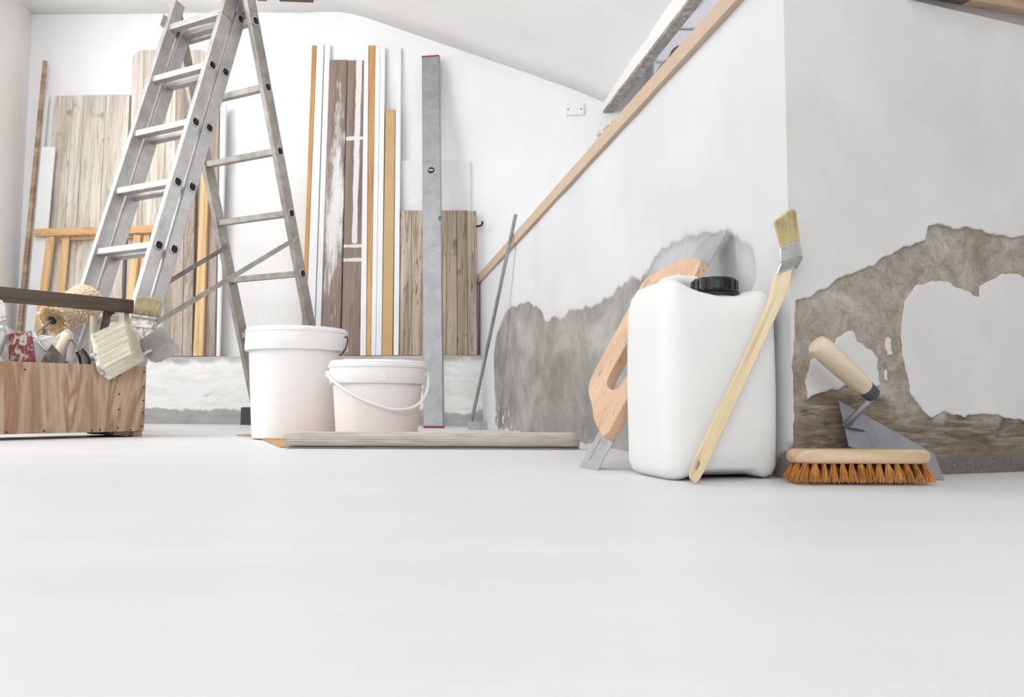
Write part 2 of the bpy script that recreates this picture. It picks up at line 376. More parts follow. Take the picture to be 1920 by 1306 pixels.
FLEECE = mat_plain('cream_fleece', lin(250, 232, 206), .95, 0, .05, 45)
FLEECE_END = mat_plain('tan_fleece_core', lin(222, 194, 150), .95, 0, .12, 60)
CLOTH = mat_plain('white_dust_sheet', lin(236, 236, 236), .8, 0, .02, 12)
def mat_plastered(name, base, speck):
    t = NT(name, .75); v = t.coord(); a = t.noise(v, 42, 5, .7, .6); b = t.noise(v, 14, 4, .6)
    t.base(t.mix(t.step(t.math('ADD', a, t.math('MULTIPLY', b, .35)), .66, .78), base, speck)); t.bump(a, .2, .002); return t.m
REDFLOAT = mat_plastered('red_rubber_with_plaster', lin(134, 66, 66), lin(208, 196, 192))
WHITEWORN = mat_plastered('worn_white_paint', lin(222, 220, 215), lin(160, 148, 136))
GREYWOOD = mat_plastered('plaster_smeared_wood', lin(186, 172, 156), lin(206, 200, 192))
TROWELM = mat_plastered('cement_stained_steel', lin(104, 98, 90), lin(140, 134, 126))
RUST = mat_plain('rusty_screw', lin(70, 52, 40), .7, .3)
CABM = mat_plain('cabinet_white', lin(214, 213, 220), .55, 0, .02)
LINTELM = mat_plastered('raw_concrete_lintel', lin(150, 140, 132), lin(185, 178, 172))
BEAMM = mat_wood('dark_ceiling_beam', lin(82, 62, 50), lin(110, 92, 78), lin(134, 120, 108), axis=0, grain=30)
TORN = mat_plain('torn_brown_cardboard', lin(138, 104, 74), .9, 0, .2, 40)
CRUMB = mat_plain('plaster_crumbs', lin(214, 202, 184), .9, 0, .15, 60)
GLASSY = mat_plain('vial_yellow', lin(214, 206, 130), .15)
GREENV = mat_plain('vial_green', lin(80, 140, 70), .2)

# ================================================================== the setting
def structure(o): o['kind'] = 'structure'; return o
# floor
structure(MB().box((-4.2, -2.7, -.06), (4.2, 5.6, 0)).build('floor', FLOORM))
# back wall with thickness; the room's left back corner is at about x = -2.86
structure(MB().prism([(-3.1, bwy(-3.1), -.05), (2.8, bwy(2.8), -.05), (2.8, bwy(2.8)+.2, -.05), (-3.1, bwy(-3.1)+.2, -.05)], (0, 0, 2.75)).build('wall_back', WHITE))
# plinth along the foot of the back wall, softly uneven
def plinth():
    mb = MB(); n, m = 220, 16; rows = []; x0, x1 = -3.05, -.12
    def P(x, z, off): return V(x, bwy(x) - off, z)
    prof = [(.13 , k/12*PLZ) for k in range(13)] + [(.118, PLZ+.004), (.06, PLZ+.004), (-.02, PLZ+.004)]
    vs = []; fs = []
    for i in range(n+1):
        x = x0 + (x1-x0)*i/n
        for (o, z) in prof:
            q = noise.noise((x*5, z*7, 1.3)); q2 = noise.noise((x*22, z*22, 4))
            d = .006*q + .0015*q2 if z < PLZ else 0
            if z < .062 + .012*q2: d += .004
            vs.append(P(x, z - (.005*abs(noise.noise((x*9, 0, 2))) if z >= PLZ-.01 else 0), o + d))
    k = len(prof)
    for i in range(n):
        for j in range(k-1): fs.append((i*k+j, (i+1)*k+j, (i+1)*k+j+1, i*k+j+1))
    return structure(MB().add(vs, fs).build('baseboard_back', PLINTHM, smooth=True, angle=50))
plinth()
# left wall with an unseen window, set deep to brighten the back-left corner
LB, LF = V(-2.86, bwy(-2.86), 0), V(-1.57, -2.6, 0)
ld = (LF - LB); ll = ld.length; ld.normalize(); ln = V(-ld.y, ld.x, 0)
if ln.x > 0: ln = -ln
def lwbox(mb, a, b, z0, z1): mb.obox(LB + ld*a + V(0, 0, z0), ld*(b-a), ln*.16, V(0, 0, z1-z0))
mb = MB(); wa, wb = 1.15, 3.15
lwbox(mb, -.25, wa, -.05, 2.7); lwbox(mb, wb, ll+.1, -.05, 2.7); lwbox(mb, wa, wb, -.05, .95); lwbox(mb, wa, wb, 2.2, 2.7)
structure(mb.build('wall_left', LEFTM))
mb = MB()
for a, b, z0, z1 in ((wa, wa+.05, .95, 2.2), (wb-.05, wb, .95, 2.2), (wa, wb, .95, 1.0), (wa, wb, 2.15, 2.2)):
    mb.obox(LB + ld*a + ln*.1 + V(0, 0, z0), ld*(b-a), ln*.05, V(0, 0, z1-z0))
structure(mb.build('window_1', WHITEPAINT))
# wall behind the camera, with a wide window
mb = MB()
for x0, x1, z0, z1 in ((-2.2, -1.35, -.05, 2.8), (1.0, 4.2, -.05, 2.8), (-1.35, 1.0, -.05, 1.0), (-1.35, 1.0, 2.25, 2.8)): mb.box((x0, -2.55, z0), (x1, -2.4, z1))
structure(mb.build('wall_front', WHITE))
mb = MB()
for x0, x1, z0, z1 in ((-1.35, -1.3, 1.0, 2.25), (.95, 1.0, 1.0, 2.25), (-1.35, 1.0, 1.0, 1.05), (-1.35, 1.0, 2.2, 2.25)): mb.box((x0, -2.5, z0), (x1, -2.45, z1))
structure(mb.build('window_2', WHITEPAINT))
mb = MB()
for y0, y1, z0, z1 in ((-2.5, 2.0, -.05, 2.9), (3.2, 5.0, -.05, 2.9), (2.0, 3.2, -.05, 1.25), (2.0, 3.2, 2.25, 2.9)): mb.box((2.75, y0, z0), (2.9, y1, z1))
structure(mb.build('wall_right_far', WHITE))
mb = MB()
for y0, y1, z0, z1 in ((2.0, 2.05, 1.25, 2.25), (3.15, 3.2, 1.25, 2.25), (2.0, 3.2, 1.25, 1.3), (2.0, 3.2, 2.2, 2.25)): mb.box((2.8, y0, z0), (2.85, y1, z1))
structure(mb.build('added_stair_frame', WHITEPAINT))  # frame added around the stair fill light
# ceiling: level over the room, falling towards the lintel on the right
def ceiling():
    prof = [(-3.2, 2.432), (-2.86, 2.41), (-2.2, 2.365), (-1.6, 2.328), (-1.2, 2.302), (-1.06, 2.294), (-.98, 2.287), (-.9, 2.268), (-.8, 2.233), (-.5, 2.108), (0, 1.902), (.3, 1.772), (.47, 1.692), (.482, 1.684)]
    cdv = V(-.255, 1, 0); n = 40; vs = []; fs = []; k = len(prof)
    for i in range(n+1):
        t = i/n*6.75
        for x, z in prof:
            y0 = bwy(x) + .02; sl = (y0 + .0)
            vs.append(V(x, y0, z) - cdv*t + V(0, 0, .006*noise.noise((x*2, t*2, 0))))
    for i in range(n):
        for j in range(k-1): fs.append((i*k+j, (i+1)*k+j, (i+1)*k+j+1, i*k+j+1))
    o = MB().add(vs, fs).build('ceiling', CEILM, smooth=True, angle=60, recalc=False)
    s = o.modifiers.new('thick', 'SOLIDIFY'); s.thickness = .06; s.offset = 1
    return structure(o)
ceiling()
# added frames around the two overhead lights; the ceiling above is unbroken
for rwc, k in (((-1.85, 2.2, 2.30), 1.0), ((-.5, .1, 2.15), .55)):
    mb = MB()
    for x0, x1, y0, y1 in ((-.46, .46, -.46, -.4), (-.46, .46, .4, .46), (-.46, -.4, -.4, .4), (.4, .46, -.4, .4)): mb.box((x0*k, y0*k, -.01), (x1*k, y1*k, .1))
    structure(mb.build('added_roof_frame', WHITEPAINT, M=Matrix.Translation(V(*rwc))))
# raw concrete lintel along the low edge of the sloping ceiling, and the higher ceiling beyond it
L0 = V(.474, bwy(.474), 1.64); Ln = onplane(1293, 0, L0, (0, 0, 1)); cdv = (L0 - Ln)/(L0.y - Ln.y)
mb = MB(); n = 50; vs = []; fs = []
for i in range(n+1):
    p = L0 - cdv*(i/n*6.5); q = .006*noise.noise((i*.7, 0, 0)); q2 = .006*noise.noise((i*.9, 5, 0))
    vs += [p + V(q2, 0, .075), p + V(q, 0, q2*.5), p + V(.042, 0, q), p + V(.042, 0, 1.0), p + V(0, 0, 1.0)]
for i in range(n):
    for j in range(5): a = i*5+j; b = i*5+(j+1) % 5; fs.append((a, b, b+5, a+5))
structure(MB().add(vs, fs).build('lintel', CEILM))
vs = []; fs = []
for i in range(n+1):
    p = L0 - cdv*(i/n*6.5) + V(0, -.002, 0); q = .005*noise.noise((i*.7, 0, 0)); q2 = .005*noise.noise((i*.9, 5, 0))
    vs += [p + V(-.003 + q, 0, .006), p + V(-.001 + q, 0, -.008 + q2*.4), p + V(.046, 0, -.008 + q*.4), p + V(.048, 0, .006)]
fs = [(i*4+j, i*4+(j+1) % 4, i*4+4+(j+1) % 4, i*4+4+j) for i in range(n) for j in range(4)]
structure(MB().add(vs, fs).build('lintel_soffit', LINTELM))
structure(MB().box((.2, -2.5, 2.72), (2.9, 5.0, 2.8)).build('ceiling_far', CEILM))
# opening broken into the ceiling with an old beam showing
b0 = onplane(553, 4, V(0, 0, 2.287), (0, 0, 1))
beam = structure(MB().obox(b0 + V(-.1, -.75, -.004), V(.185, 0, -.006), V(.02, .74, 0), V(0, 0, .02)).build('ceiling_beam', BEAMM, bevel=.004))
b1 = onplane(487, 1, V(0, 0, 2.296), (0, 0, 1))
structure(MB().obox(b1 + V(-.03, -.4, -.004), V(.05, 0, -.002), V(.02, .4, 0), V(0, 0, .02)).build('ceiling_beam', BEAMM, bevel=.004))

# ---- parapet, long leg: dense face carrying the cement patch
def seg_dist(P, poly):
    "signed distance (inside > 0) of points P (n,2) to polygon"
    poly = np.array(poly, float); n = len(poly); d = np.full(len(P), 1e9); ins = np.zeros(len(P), bool)
    for i in range(n):
        a, b = poly[i], poly[(i+1) % n]; ab = b-a; t = np.clip(((P-a) @ ab)/(ab @ ab + 1e-12), 0, 1)
        d = np.minimum(d, np.linalg.norm(P - (a + t[:, None]*ab), axis=1))
        c = (a[1] > P[:, 1]) != (b[1] > P[:, 1]); xx = a[0] + (P[:, 1]-a[1])*(b[0]-a[0])/(b[1]-a[1]+1e-12); ins ^= c & (P[:, 0] < xx)
    return np.where(ins, d, -d)
def wallcoords(pts, f, D): return [((f(*p) - C0).dot(D), f(*p).z) for p in pts]
def sstep(x, a, b): t = np.clip((x-a)/(b-a), 0, 1); return t*t*(3-2*t)
def nz(P, sc, seed, oct=4):
    out = np.empty(len(P))
    for i, (a, b) in enumerate(P): out[i] = noise.fractal((a*sc, b*sc, seed), .9, 2.0, oct)
    return out
def face_mesh(name, D, N, ss, zs, mat, fields, relief, hf=lambda s: 1.0):
    P = np.array([(s, z*hf(s)) for s in ss for z in zs]); A = fields(P); off = relief(P, A)
    k = len(zs); vs = [tuple(C0 + D*float(s) + N*float(o) + V(0, 0, float(z))) for (s, z), o in zip(P, off)]
    fs = [(i*k+j, (i+1)*k+j, (i+1)*k+j+1, i*k+j+1) for i in range(len(ss)-1) for j in range(k-1)]
    me = bpy.data.meshes.new(name); me.from_pydata(vs, [], fs)
    for nm, a in A.items():
        at = me.attributes.new(nm, 'FLOAT', 'POINT'); at.data.foreach_set('value', np.ascontiguousarray(a, dtype=np.float32))
    bm = bmesh.new(); bm.from_mesh(me)
    bm.normal_update()
    if sum((f.normal.dot(N) for f in list(bm.faces)[:50])) < 0: bmesh.ops.reverse_faces(bm, faces=bm.faces)
    bm.to_mesh(me); bm.free()
    return link(name, me, mat, None, True, 0, Matrix.Identity(4), angle=80)
PH0, PH1 = .858, .785                                 # parapet height at the corner and at the back wall
LLEN = 2.93
lowpoly = [(928,800),(926,660),(932,626),(945,591),(964,574),(986,569),(1013,574),(1020,600),(1041,594),(1071,579),(1101,570),(1123,566),(1144,557),(1161,531),(1174,527),(1200,523),(1213,501),(1226,484),(1256,458),(1286,441),(1316,437),(1350,436),(1376,446),(1397,467),(1410,488),(1414,518),(1405,560),(1380,620),(1370,700),(1380,860),(1420,886),(1380,890),(1174,849),(1010,821)]
thinpoly = [(1205,530),(1213,500),(1226,482),(1256,455),(1286,438),(1350,432),(1400,460),(1425,500),(1418,540),(1390,580),(1330,540),(1260,545)]
LP, TP = wallcoords(lowpoly, onlow, LWD), wallcoords(thinpoly, onlow, LWD)
def low_fields(P):
    n1 = nz(P*np.array([1, 1]), 7, .3); n2 = nz(P, 30, 2.2, 3)
    d = seg_dist(P, LP) + .018*n1 + .006*n2
    c = sstep(d, -.012, .014)
    # white dabs low on the far end
    dab = sstep(nz(P, 24, 9.1, 3), .12, .4)*sstep(P[:, 0], 1.9, 2.2)*sstep(P[:, 1], .17, .06)*.8
    c = c*(1-dab)
    th = sstep(seg_dist(P, TP) + .02*n1, -.02, .03)*(.52 + .3*n1)
    da = sstep(P[:, 1] + .02*n1, .075, .0)*sstep(P[:, 0], .12, .0) + .35*sstep(P[:, 1] + .05*n1, .16, .02)*sstep(P[:, 0], .06, .0)
    return {'cement': c, 'thin': np.clip(th, 0, .85), 'damp': np.clip(da, 0, 1)}
def low_relief(P, A):
    return -.0035*A['cement'] + .003*nz(P, 3, 7.7, 2)*sstep(P[:, 0], 0, .1)
ss = np.concatenate([np.linspace(0, .5, 110), np.linspace(.5, 1.4, 110)[1:], np.linspace(1.4, LLEN, 100)[1:]]); zs = np.linspace(0, 1, 120)
wr = structure(face_mesh('wall_right', LWD, LWN, ss, zs, LOWM, low_fields, low_relief, lambda s: PH0 - .012 + (PH1-PH0)*s/LLEN))
# ---- parapet, short leg
outer = [(1489,560),(1495,557),(1520,551),(1547,542),(1573,526),(1600,515),(1631,495),(1662,478),(1697,460),(1737,447),(1740,424),(1768,422),(1791,429),(1813,424),(1840,431),(1866,440),(1897,444),(1925,440),(1990,452),(2045,490),(2085,545),(2096,640),(2070,730),(2110,800),(2190,850),(2230,905),(1920,900),(1489,920)]
blob = [(1693,564),(1706,551),(1724,535),(1751,525),(1777,527),(1808,542),(1835,553),(1833,533),(1862,524),(1879,515),(1911,515),(1935,530),(1990,560),(1985,700),(1950,780),(1920,784),(1840,777),(1791,775),(1768,773),(1746,782),(1724,751),(1706,737),(1697,697),(1691,666),(1691,609)]
patch = [(1564,644),(1586,626),(1600,620),(1609,640),(1635,657),(1649,671),(1650,702),(1653,724),(1617,733),(1590,722),(1573,728),(1542,730),(1515,748),(1512,715),(1524,675),(1545,655)]
sl1 = [(1662,634),(1670,636),(1674,664),(1666,668),(1661,650)]; sl2 = [(1658,674),(1664,676),(1667,712),(1661,722),(1658,700)]
brn = [(1500,760),(1530,742),(1580,738),(1640,742),(1665,770),(1690,790),(1735,785),(1780,780),(1935,790),(1935,862),(1740,868),(1500,890)]
RP = [wallcoords(p, onret, RWD) for p in (outer, blob, patch, sl1, sl2, brn)]
def ret_fields(P):
    n1 = nz(P, 14, .9); n2 = nz(P, 60, 3.3, 3); jit = .006*n1 + .0025*n2
    dd = seg_dist(P, RP[0]) + jit; c = sstep(dd, -.003, .003); near = np.abs(dd)
    for k, q in ((1, .0035), (2, .003), (3, .002), (4, .002)): dk = seg_dist(P, RP[k]) + jit; c *= 1 - sstep(dk, -q, q); near = np.minimum(near, np.abs(dk))
    b = sstep(seg_dist(P, RP[5]) + .02*n1, -.015, .012)
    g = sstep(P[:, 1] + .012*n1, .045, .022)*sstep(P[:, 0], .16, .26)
    return {'cement': c, 'brown': b, 'base_grey': g, 'rim': .5*sstep(near + .006*n1, .011, .001)*sstep(n1, -.25, .35)}
def ret_relief(P, A):
    n = nz(P, 45, 5.5, 4); n3 = nz(P, 6, 8.5, 2)
    edge = A['cement']*(1-A['cement'])*4
    r = -.0055*A['cement'] + .0016*n*A['cement'] + .0022*edge + .0012*n3
    return r*sstep(P[:, 0], .0, .006)
ss2 = np.concatenate([np.linspace(0, .62, 250), np.linspace(.62, 2.4, 40)[1:]]); zs2 = np.concatenate([np.linspace(0, .46, 185), np.linspace(.46, .80, 40)[1:]])
structure(face_mesh('wall_return', RWD, RWN, ss2, zs2, RETM, ret_fields, ret_relief))
# cores behind both faces, up to the parapet's top
mb = MB(); t = .1; E = C0 + LWD*LLEN
mb.prism([C0 - LWN*.012 + LWD*.012, E - LWN*.012, E - LWN*t, C0 - LWN*t + LWD*.1], (0, 0, .74))
a = [C0 - LWN*.010 + LWD*.01 + V(0, 0, .73), E - LWN*.010 + V(0, 0, .72), E - LWN*t + V(0, 0, .72), C0 - LWN*t + LWD*.1 + V(0, 0, .73)]
hts = [PH0-.006, PH1-.006, PH1-.006, PH0-.006]
mb.hexa(a + [V(p.x, p.y, h) for p, h in zip(a, hts)])
structure(mb.build('wall_core', WHITE))
F2 = C0 + RWD*2.4
structure(MB().prism([C0 - RWN*.014 + RWD*.02, F2 - RWN*.014, F2 - RWN*t, C0 - RWN*t + RWD*.08], (0, 0, PH0-.006)).build('wall_return_core', WHITE))
# MDF strip along the top of the long leg
mb = MB(); n = 60; vs = []
tb = lambda s: .8215 - (s/LLEN)*.081                 # underside height
for i in range(n+1):
    s = -.012 + (LLEN-.02)*i/n; p = C0 + LWD*s; z0 = tb(s); z1 = z0 + .033 + .012*s/LLEN + .0015*noise.noise((s*6, 0, 0))
    vs += [p + LWN*.004 + V(0, 0, z0), p + LWN*.012 + V(0, 0, z0), p + LWN*.012 + V(0, 0, z1), p - LWN*.006 + V(0, 0, z1), p - LWN*.006 + V(0, 0, z0)]
fs = [(i*5+j, i*5+(j+1) % 5, (i+1)*5+(j+1) % 5, (i+1)*5+j) for i in range(n) for j in range(5)] + [tuple(range(5)), tuple(n*5+j for j in range(5))]
structure(MB().add(vs, fs).build('trim_1', TRIMM))
# boards along the top of the short leg
def topboard(s0, s1, mat):
    mb = MB(); z0 = lambda s: .806 + .045*(s-.30)
    o = C0 + RWN*.002
    mb.hexa([o + RWD*s0 + V(0,0,z0(s0)), o + RWD*s1 + V(0,0,z0(s1)), o + RWD*s1 + RWN*.02 + V(0,0,z0(s1)), o + RWD*s0 + RWN*.02 + V(0,0,z0(s0)),
             o + RWD*s0 + V(0,0,z0(s0)+.05), o + RWD*s1 + V(0,0,z0(s1)+.05), o + RWD*s1 + RWN*.02 + V(0,0,z0(s1)+.05), o + RWD*s0 + RWN*.02 + V(0,0,z0(s0)+.05)])
    return structure(mb.build('trim_2', mat, bevel=.002))
topboard(.25, .375, BEAMM); topboard(.376, 2.2, TRIMB)

# ================================================================== things against the back wall
def board(name, q, ob, ot, th, mat, parent=None, bevel=.0015, top_z=None, zb=None):
    """leaning flat board: q = (xl, xr, ytop) at the head and (xl, xr) at the foot in photo pixels;
       ob / ot: distance of its face from the wall at foot and head; foot on the plinth"""
    (xl, xr, yt), (bl, br, yb) = q
    tops = yt if isinstance(yt, list) else [(xl, yt), (xr, yt)]; yt = min(t[1] for t in tops)
    # leaning plane through the wall-parallel lines (offset ob at the plinth) and (offset ot at the head)
    zt = onback((xl+xr)/2, yt, ot).z; z0 = zb if zb is not None else PLZ + .006
    a = V(0, bwy(0, ob), z0); b = V(0, bwy(0, ot), zt); n = BWD.cross(b - a).normalized()
    P = lambda px, py: onplane(px, py, a, n)
    tl, tr = P(*tops[0]), P(*tops[-1]); l2, r2 = P(bl, yb), P(br, yb)
    ext = lambda p, t: p + (p - t)*((z0 - p.z)/(p.z - t.z))
    l2, r2 = ext(l2, tl), ext(r2, tr)
    back = -n if n.y < 0 else n
    return MB().prism([l2, r2] + [P(*t) for t in tops[::-1]], back*th).build(name, mat, parent, bevel=bevel)
YB = 640
def board_thing(name, q, ob, ot, th, mat, label, cat='board', group=None):
    return tag(board(name, q, ob, ot, th, mat), label, cat, group)
def plank_panel(name, label, tops, feet, yts, yb, ob, ot, th, mats, group=None, rounded=False):
    mid = onback((feet[0]+feet[-1])/2, 660, ob); root = thing(name, V(mid.x, mid.y, PLZ+.004), label, 'panel', group)
    for i in range(len(tops)-1):
        o = board('plank', ((tops[i]+.35, tops[i+1]-.35, yts[i]), (feet[i]+.4, feet[i+1]-.4, yb)), ob + random.uniform(-.002, .002), ot + random.uniform(-.002, .002), th, mats[i % len(mats)], root, .002)
    return root
# left: two big weathered plank panels
plank_panel('weathered_panel', 'pale weathered plank panel with square top behind the pine frame', [101, 137, 158, 199, 243], [76, 113, 136, 179, 228], [179, 178.5, 178, 177], 560, .075, .03, .022, [WEATHER])
r = plank_panel('weathered_panel', 'tall weathered plank panel with rounded top corners behind the ladder', [248, 270, 311, 330, 356, 389], [236, 264, 307, 327, 352, 392], [[(248, 118), (249, 107), (253, 100), (260, 95), (269.5, 93.5)], 93.5, 93, 93, [(356, 93), (374, 93), (382, 95), (387, 101), (389, 112)]], 560, .078, .026, .022, [WEATHER, WEATHER, WEATHER, WEATHER2, WEATHER])
# lower darker planks seen between the ladder legs
plank_panel('speckled_panel', 'grey brown paint speckled planks standing behind the ladder braces', [318, 346, 366], [302, 342, 360], [330, 330], 655, .118, .09, .018, [WEATHER2])
board_thing('pine_batten', ((377, 391, 322), (362, 380, 655)), .122, .1, .02, PINE2, 'broad light pine batten standing beside the speckled planks', 'batten')
board_thing('brown_board', ((393.5, 411.5, 205), (383.5, 403.5, 655)), .096, .066, .016, PURPLEWOOD, 'faded brown narrow board next to the broad light pine batten', 'board')
board_thing('white_strip', ((413, 423, 196), (405.5, 411, 655)), .1, .066, .018, WHITEPAINT, 'white painted strip edging the faded brown board', 'strip')
board_thing('plasterboard_sheet', ((424, 600, 326), (412, 600, 655)), .018, .014, .01, OFFWHITE, 'white plasterboard sheet flat on the wall behind the ladder rear legs', 'board')
# left corner strips
board_thing('thin_brown_strip', ((80, 86, 113), (37, 45, 555)), .1, .06, .014, TRIMB, 'tall thin brown wooden strip in the far left corner', 'strip')
board_thing('white_strip', ((84, 90, 176), (48, 56, 555)), .055, .035, .014, WHITEPAINT, 'thin white strip with brown side beside the tall thin brown strip', 'strip')
board_thing('white_board', ((78, 102, 275), (53, 78, 555)), .1, .09, .012, WHITEPAINT, 'short white painted board leaning before the pale square topped panel', 'board')
# pine batten frame
fr_loc = onback(165, 660, .12); fr = thing('batten_frame', V(fr_loc.x, fr_loc.y, PLZ+.004), 'orange pine batten frame with one long top rail and upright posts', 'frame')
for (a, b, c, d) in ((88, 100, 68, 80), (117, 129, 103, 116), (251, 263, 232, 246), (269, 280, 252, 264)):
    near = a in (88, 251)
    board('post', ((a, b, 440), (c, d, 590)), .125 if near else .108, .118 if near else .1, .02 if near else .012, PINE2, fr)
z0 = onback(180, 440, .118).z; z1 = onback(180, 426, .118).z
xl, xr = onback(65, 433, .118).x, onback(292, 433, .118).x
for off, za, zb, th in ((.128, z0+.001, z1, .022), (.104, z0-.016, z0-.001, .02)):
    mb = MB(); mb.obox(V(xl+(0 if off > .11 else .13), bwy(xl, off), za), BWD*((xr-xl)*1.01 - (0 if off > .11 else .13)), V(0, th, 0), V(0, 0, zb-za)); mb.build('rail', PINE_X, fr, bevel=.002)
# right: the row of battens, strips and planks
board_thing('orange_batten', ((585, 593, 85), (566, 573, 600)), .075, .02, .018, PINE, 'orange pine batten at the outer end of the row beside the wide white moulding', 'batten')
mo = thing('white_moulding', V(onback(600, 660, .08).x, bwy(-1.0, .08), PLZ+.004), 'wide white grooved moulding next to the paint streaked planks', 'moulding')
board('face_board', ((594, 607, 82), (574, 590, 600)), .07, .018, .014, WHITEPAINT, mo); board('bead', ((609, 619, 84), (592, 602, 600)), .075, .022, .018, WHITEPAINT, mo)
pp = thing('painted_plank_pair', V(onback(645, 660, .09).x, bwy(-.87, .09), PLZ+.004), 'pair of brown old planks streaked with white paint in the row', 'planks')
board('plank', ((617.5, 651, 112), (603, 638.5, 600)), .092, .03, .018, PAINTED_A, pp); board('plank', ((652, 682.5, 113), (639.5, 676, 667)), .09, .03, .018, PAINTED_B, pp)
board_thing('white_strip', ((683, 691, 84), (675, 686, 667)), .1, .028, .014, WHITEPAINT, 'white strip between the streaked planks and the orange batten', 'strip')
board_thing('orange_batten', ((692, 703.5, 85), (687, 695, 667)), .1, .028, .018, PINE, 'orange pine batten in the middle of the row of strips', 'batten')
mo = thing('double_moulding', V(onback(706, 660, .1).x, bwy(-.7, .1), PLZ+.004), 'double white moulding strip between the orange batten and the short tan one', 'moulding')
board('strip', ((704, 712.8, 88), (695.5, 704, 667)), .1, .026, .014, WHITEPAINT, mo); board('strip', ((713.3, 722, 88), (704.6, 715, 667)), .1, .026, .014, WHITEPAINT, mo)
board_thing('mdf_strip', ((723, 741, 205), (716, 735.5, 667)), .098, .04, .016, MDF, 'shorter tan fibreboard strip among the white strips', 'strip')
board_thing('white_strip', ((743, 752, 88), (737.5, 747, 667)), .102, .02, .014, WHITEPAINT, 'white strip beside the tan fibreboard and the old cracked panel', 'strip')
board_thing('foam_board', ((751, 881, 301), (751, 884, 655)), .03, .025, .022, OFFWHITE, 'white foam board with crumbly edge behind the old cracked panel', 'board')
plank_panel('old_panel', 'old cracked brown plank panel with an iron hook behind the level', [751, 771.5, 799, 838.5, 856, 875, 892], [749, 771.5, 800, 836, 858, 877, 894.5], [394, 394, 394, 394, 394, 395], 668, .085, .062, .026, [OLDWOOD])
hk = [onback(x, y, .05) for x, y in ((890, 424), (897, 424), (903, 422), (905, 417), (904, 415))]
for o in list(bpy.data.objects):
    if o.name == 'old_panel': MB().tube(hk, .006, 8).build('hook', RUST, o, smooth=True)
# blank switch plate
sp = onback(1078, 206, .0); root = thing('switch_plate', sp + V(0, -.002, -.025), 'white blank switch plate with two screws on the far wall', 'switch plate')
MB().obox(sp + BWD*-.048 + V(0, 0, -.031), BWD*.096, BWN*.012, V(0, 0, .062)).build('plate', WHITEPAINT, root, bevel=.003)
for d in (-.034, .034): MB().lathe([(.0035, 0), (.0035, .002)], sp + BWD*d + BWN*.012, 10, BWN).build('screw', DARK, root)
# cabinet beyond the parapet
cb = thing('wall_cabinet', V(.66, 3.6, 1.45), 'pale lilac white cabinet seen over the parapet under the lintel', 'cabinet')
MB().box((.66, 3.52, 1.45), (1.7, 3.74, 2.02)).build('body', CABM, cb)
for z0, z1 in ((1.455, 1.555), (1.562, 1.655), (1.71, 1.86), (1.87, 2.01)):
    MB().box((.665, 3.5, z0), (1.69, 3.52, z1)).build('door', CABM, cb, bevel=.012, seg=3)

# spirit level
def level():
    p0 = onfloor(813.5, 802); w = .0475; axis_top = V(0, 0, 0)
    pt = onback(808, 107, .045); root = thing('spirit_level', p0, 'long grey aluminium spirit level leaning on the wall before the old panel', 'level')
    up = (pt - p0).normalized(); x = BWD; z = x.cross(up).normalized()     # toward camera or away
    if z.y > 0: z = -z
    L = (pt - p0).length; Mx = frame(p0, up, x)
    R = lambda a, b, c: p0 + up*a + x*b + z*c
    MB().obox(R(.006, -w, -.014), up*(L-.012), x*2*w, z*.028).build('body', LEVELM, root, bevel=.003)
    MB().obox(R(0, -w-.0005, -.0145), up*.0065, x*(2*w+.001), z*.029).build('end_cap', RED, root)
    MB().obox(R(L-.006, -w-.0005, -.0145), up*.0065, x*(2*w+.001), z*.029).build('end_cap', RED, root)
    a = (onplane(809, 319, p0 + z*.014, z) - p0).dot(up); v = MB().lathe([(.017, 0), (.017, .002), (.014, .002)], R(a, 0, .0135), 24, z).build('vial_ring', DARK, root)
    MB().tube([R(a, -.011, .0155), R(a, .011, .0155)], .005, 10).build('vial', GLASSY, v, smooth=True)
    a = (onplane(824, 408, p0 + z*.014, z) - p0).dot(up)
    MB().tube([R(a-.012, w-.006, .012), R(a+.012, w-.006, .012)], .007, 10).build('vial', GREENV, root, smooth=True)
level()
# thin rod with a flat steel foot
f0 = onfloor(882, 802); f0 = V(f0.x, 3.45, 0); f0.x = onfloor(884, 804).x*3.45/onfloor(884, 804).y
top = onlow(967, 402, .0); top = aty(967, 402, top.y - .06); root = thing('rod_scraper', f0, 'thin steel rod with small flat foot leaning on the parapet trim', 'rod')
MB().tube([f0 + V(0, 0, .035), top], .0075, 8).build('rod', STEEL_DARK, root, smooth=True)
MB().obox(f0 + V(-.012, -.03, 0), V(.085, -.012, 0), V(.0, .004, 0), V(-.004, 0, .036)).build('foot', STEEL, root, bevel=.001)

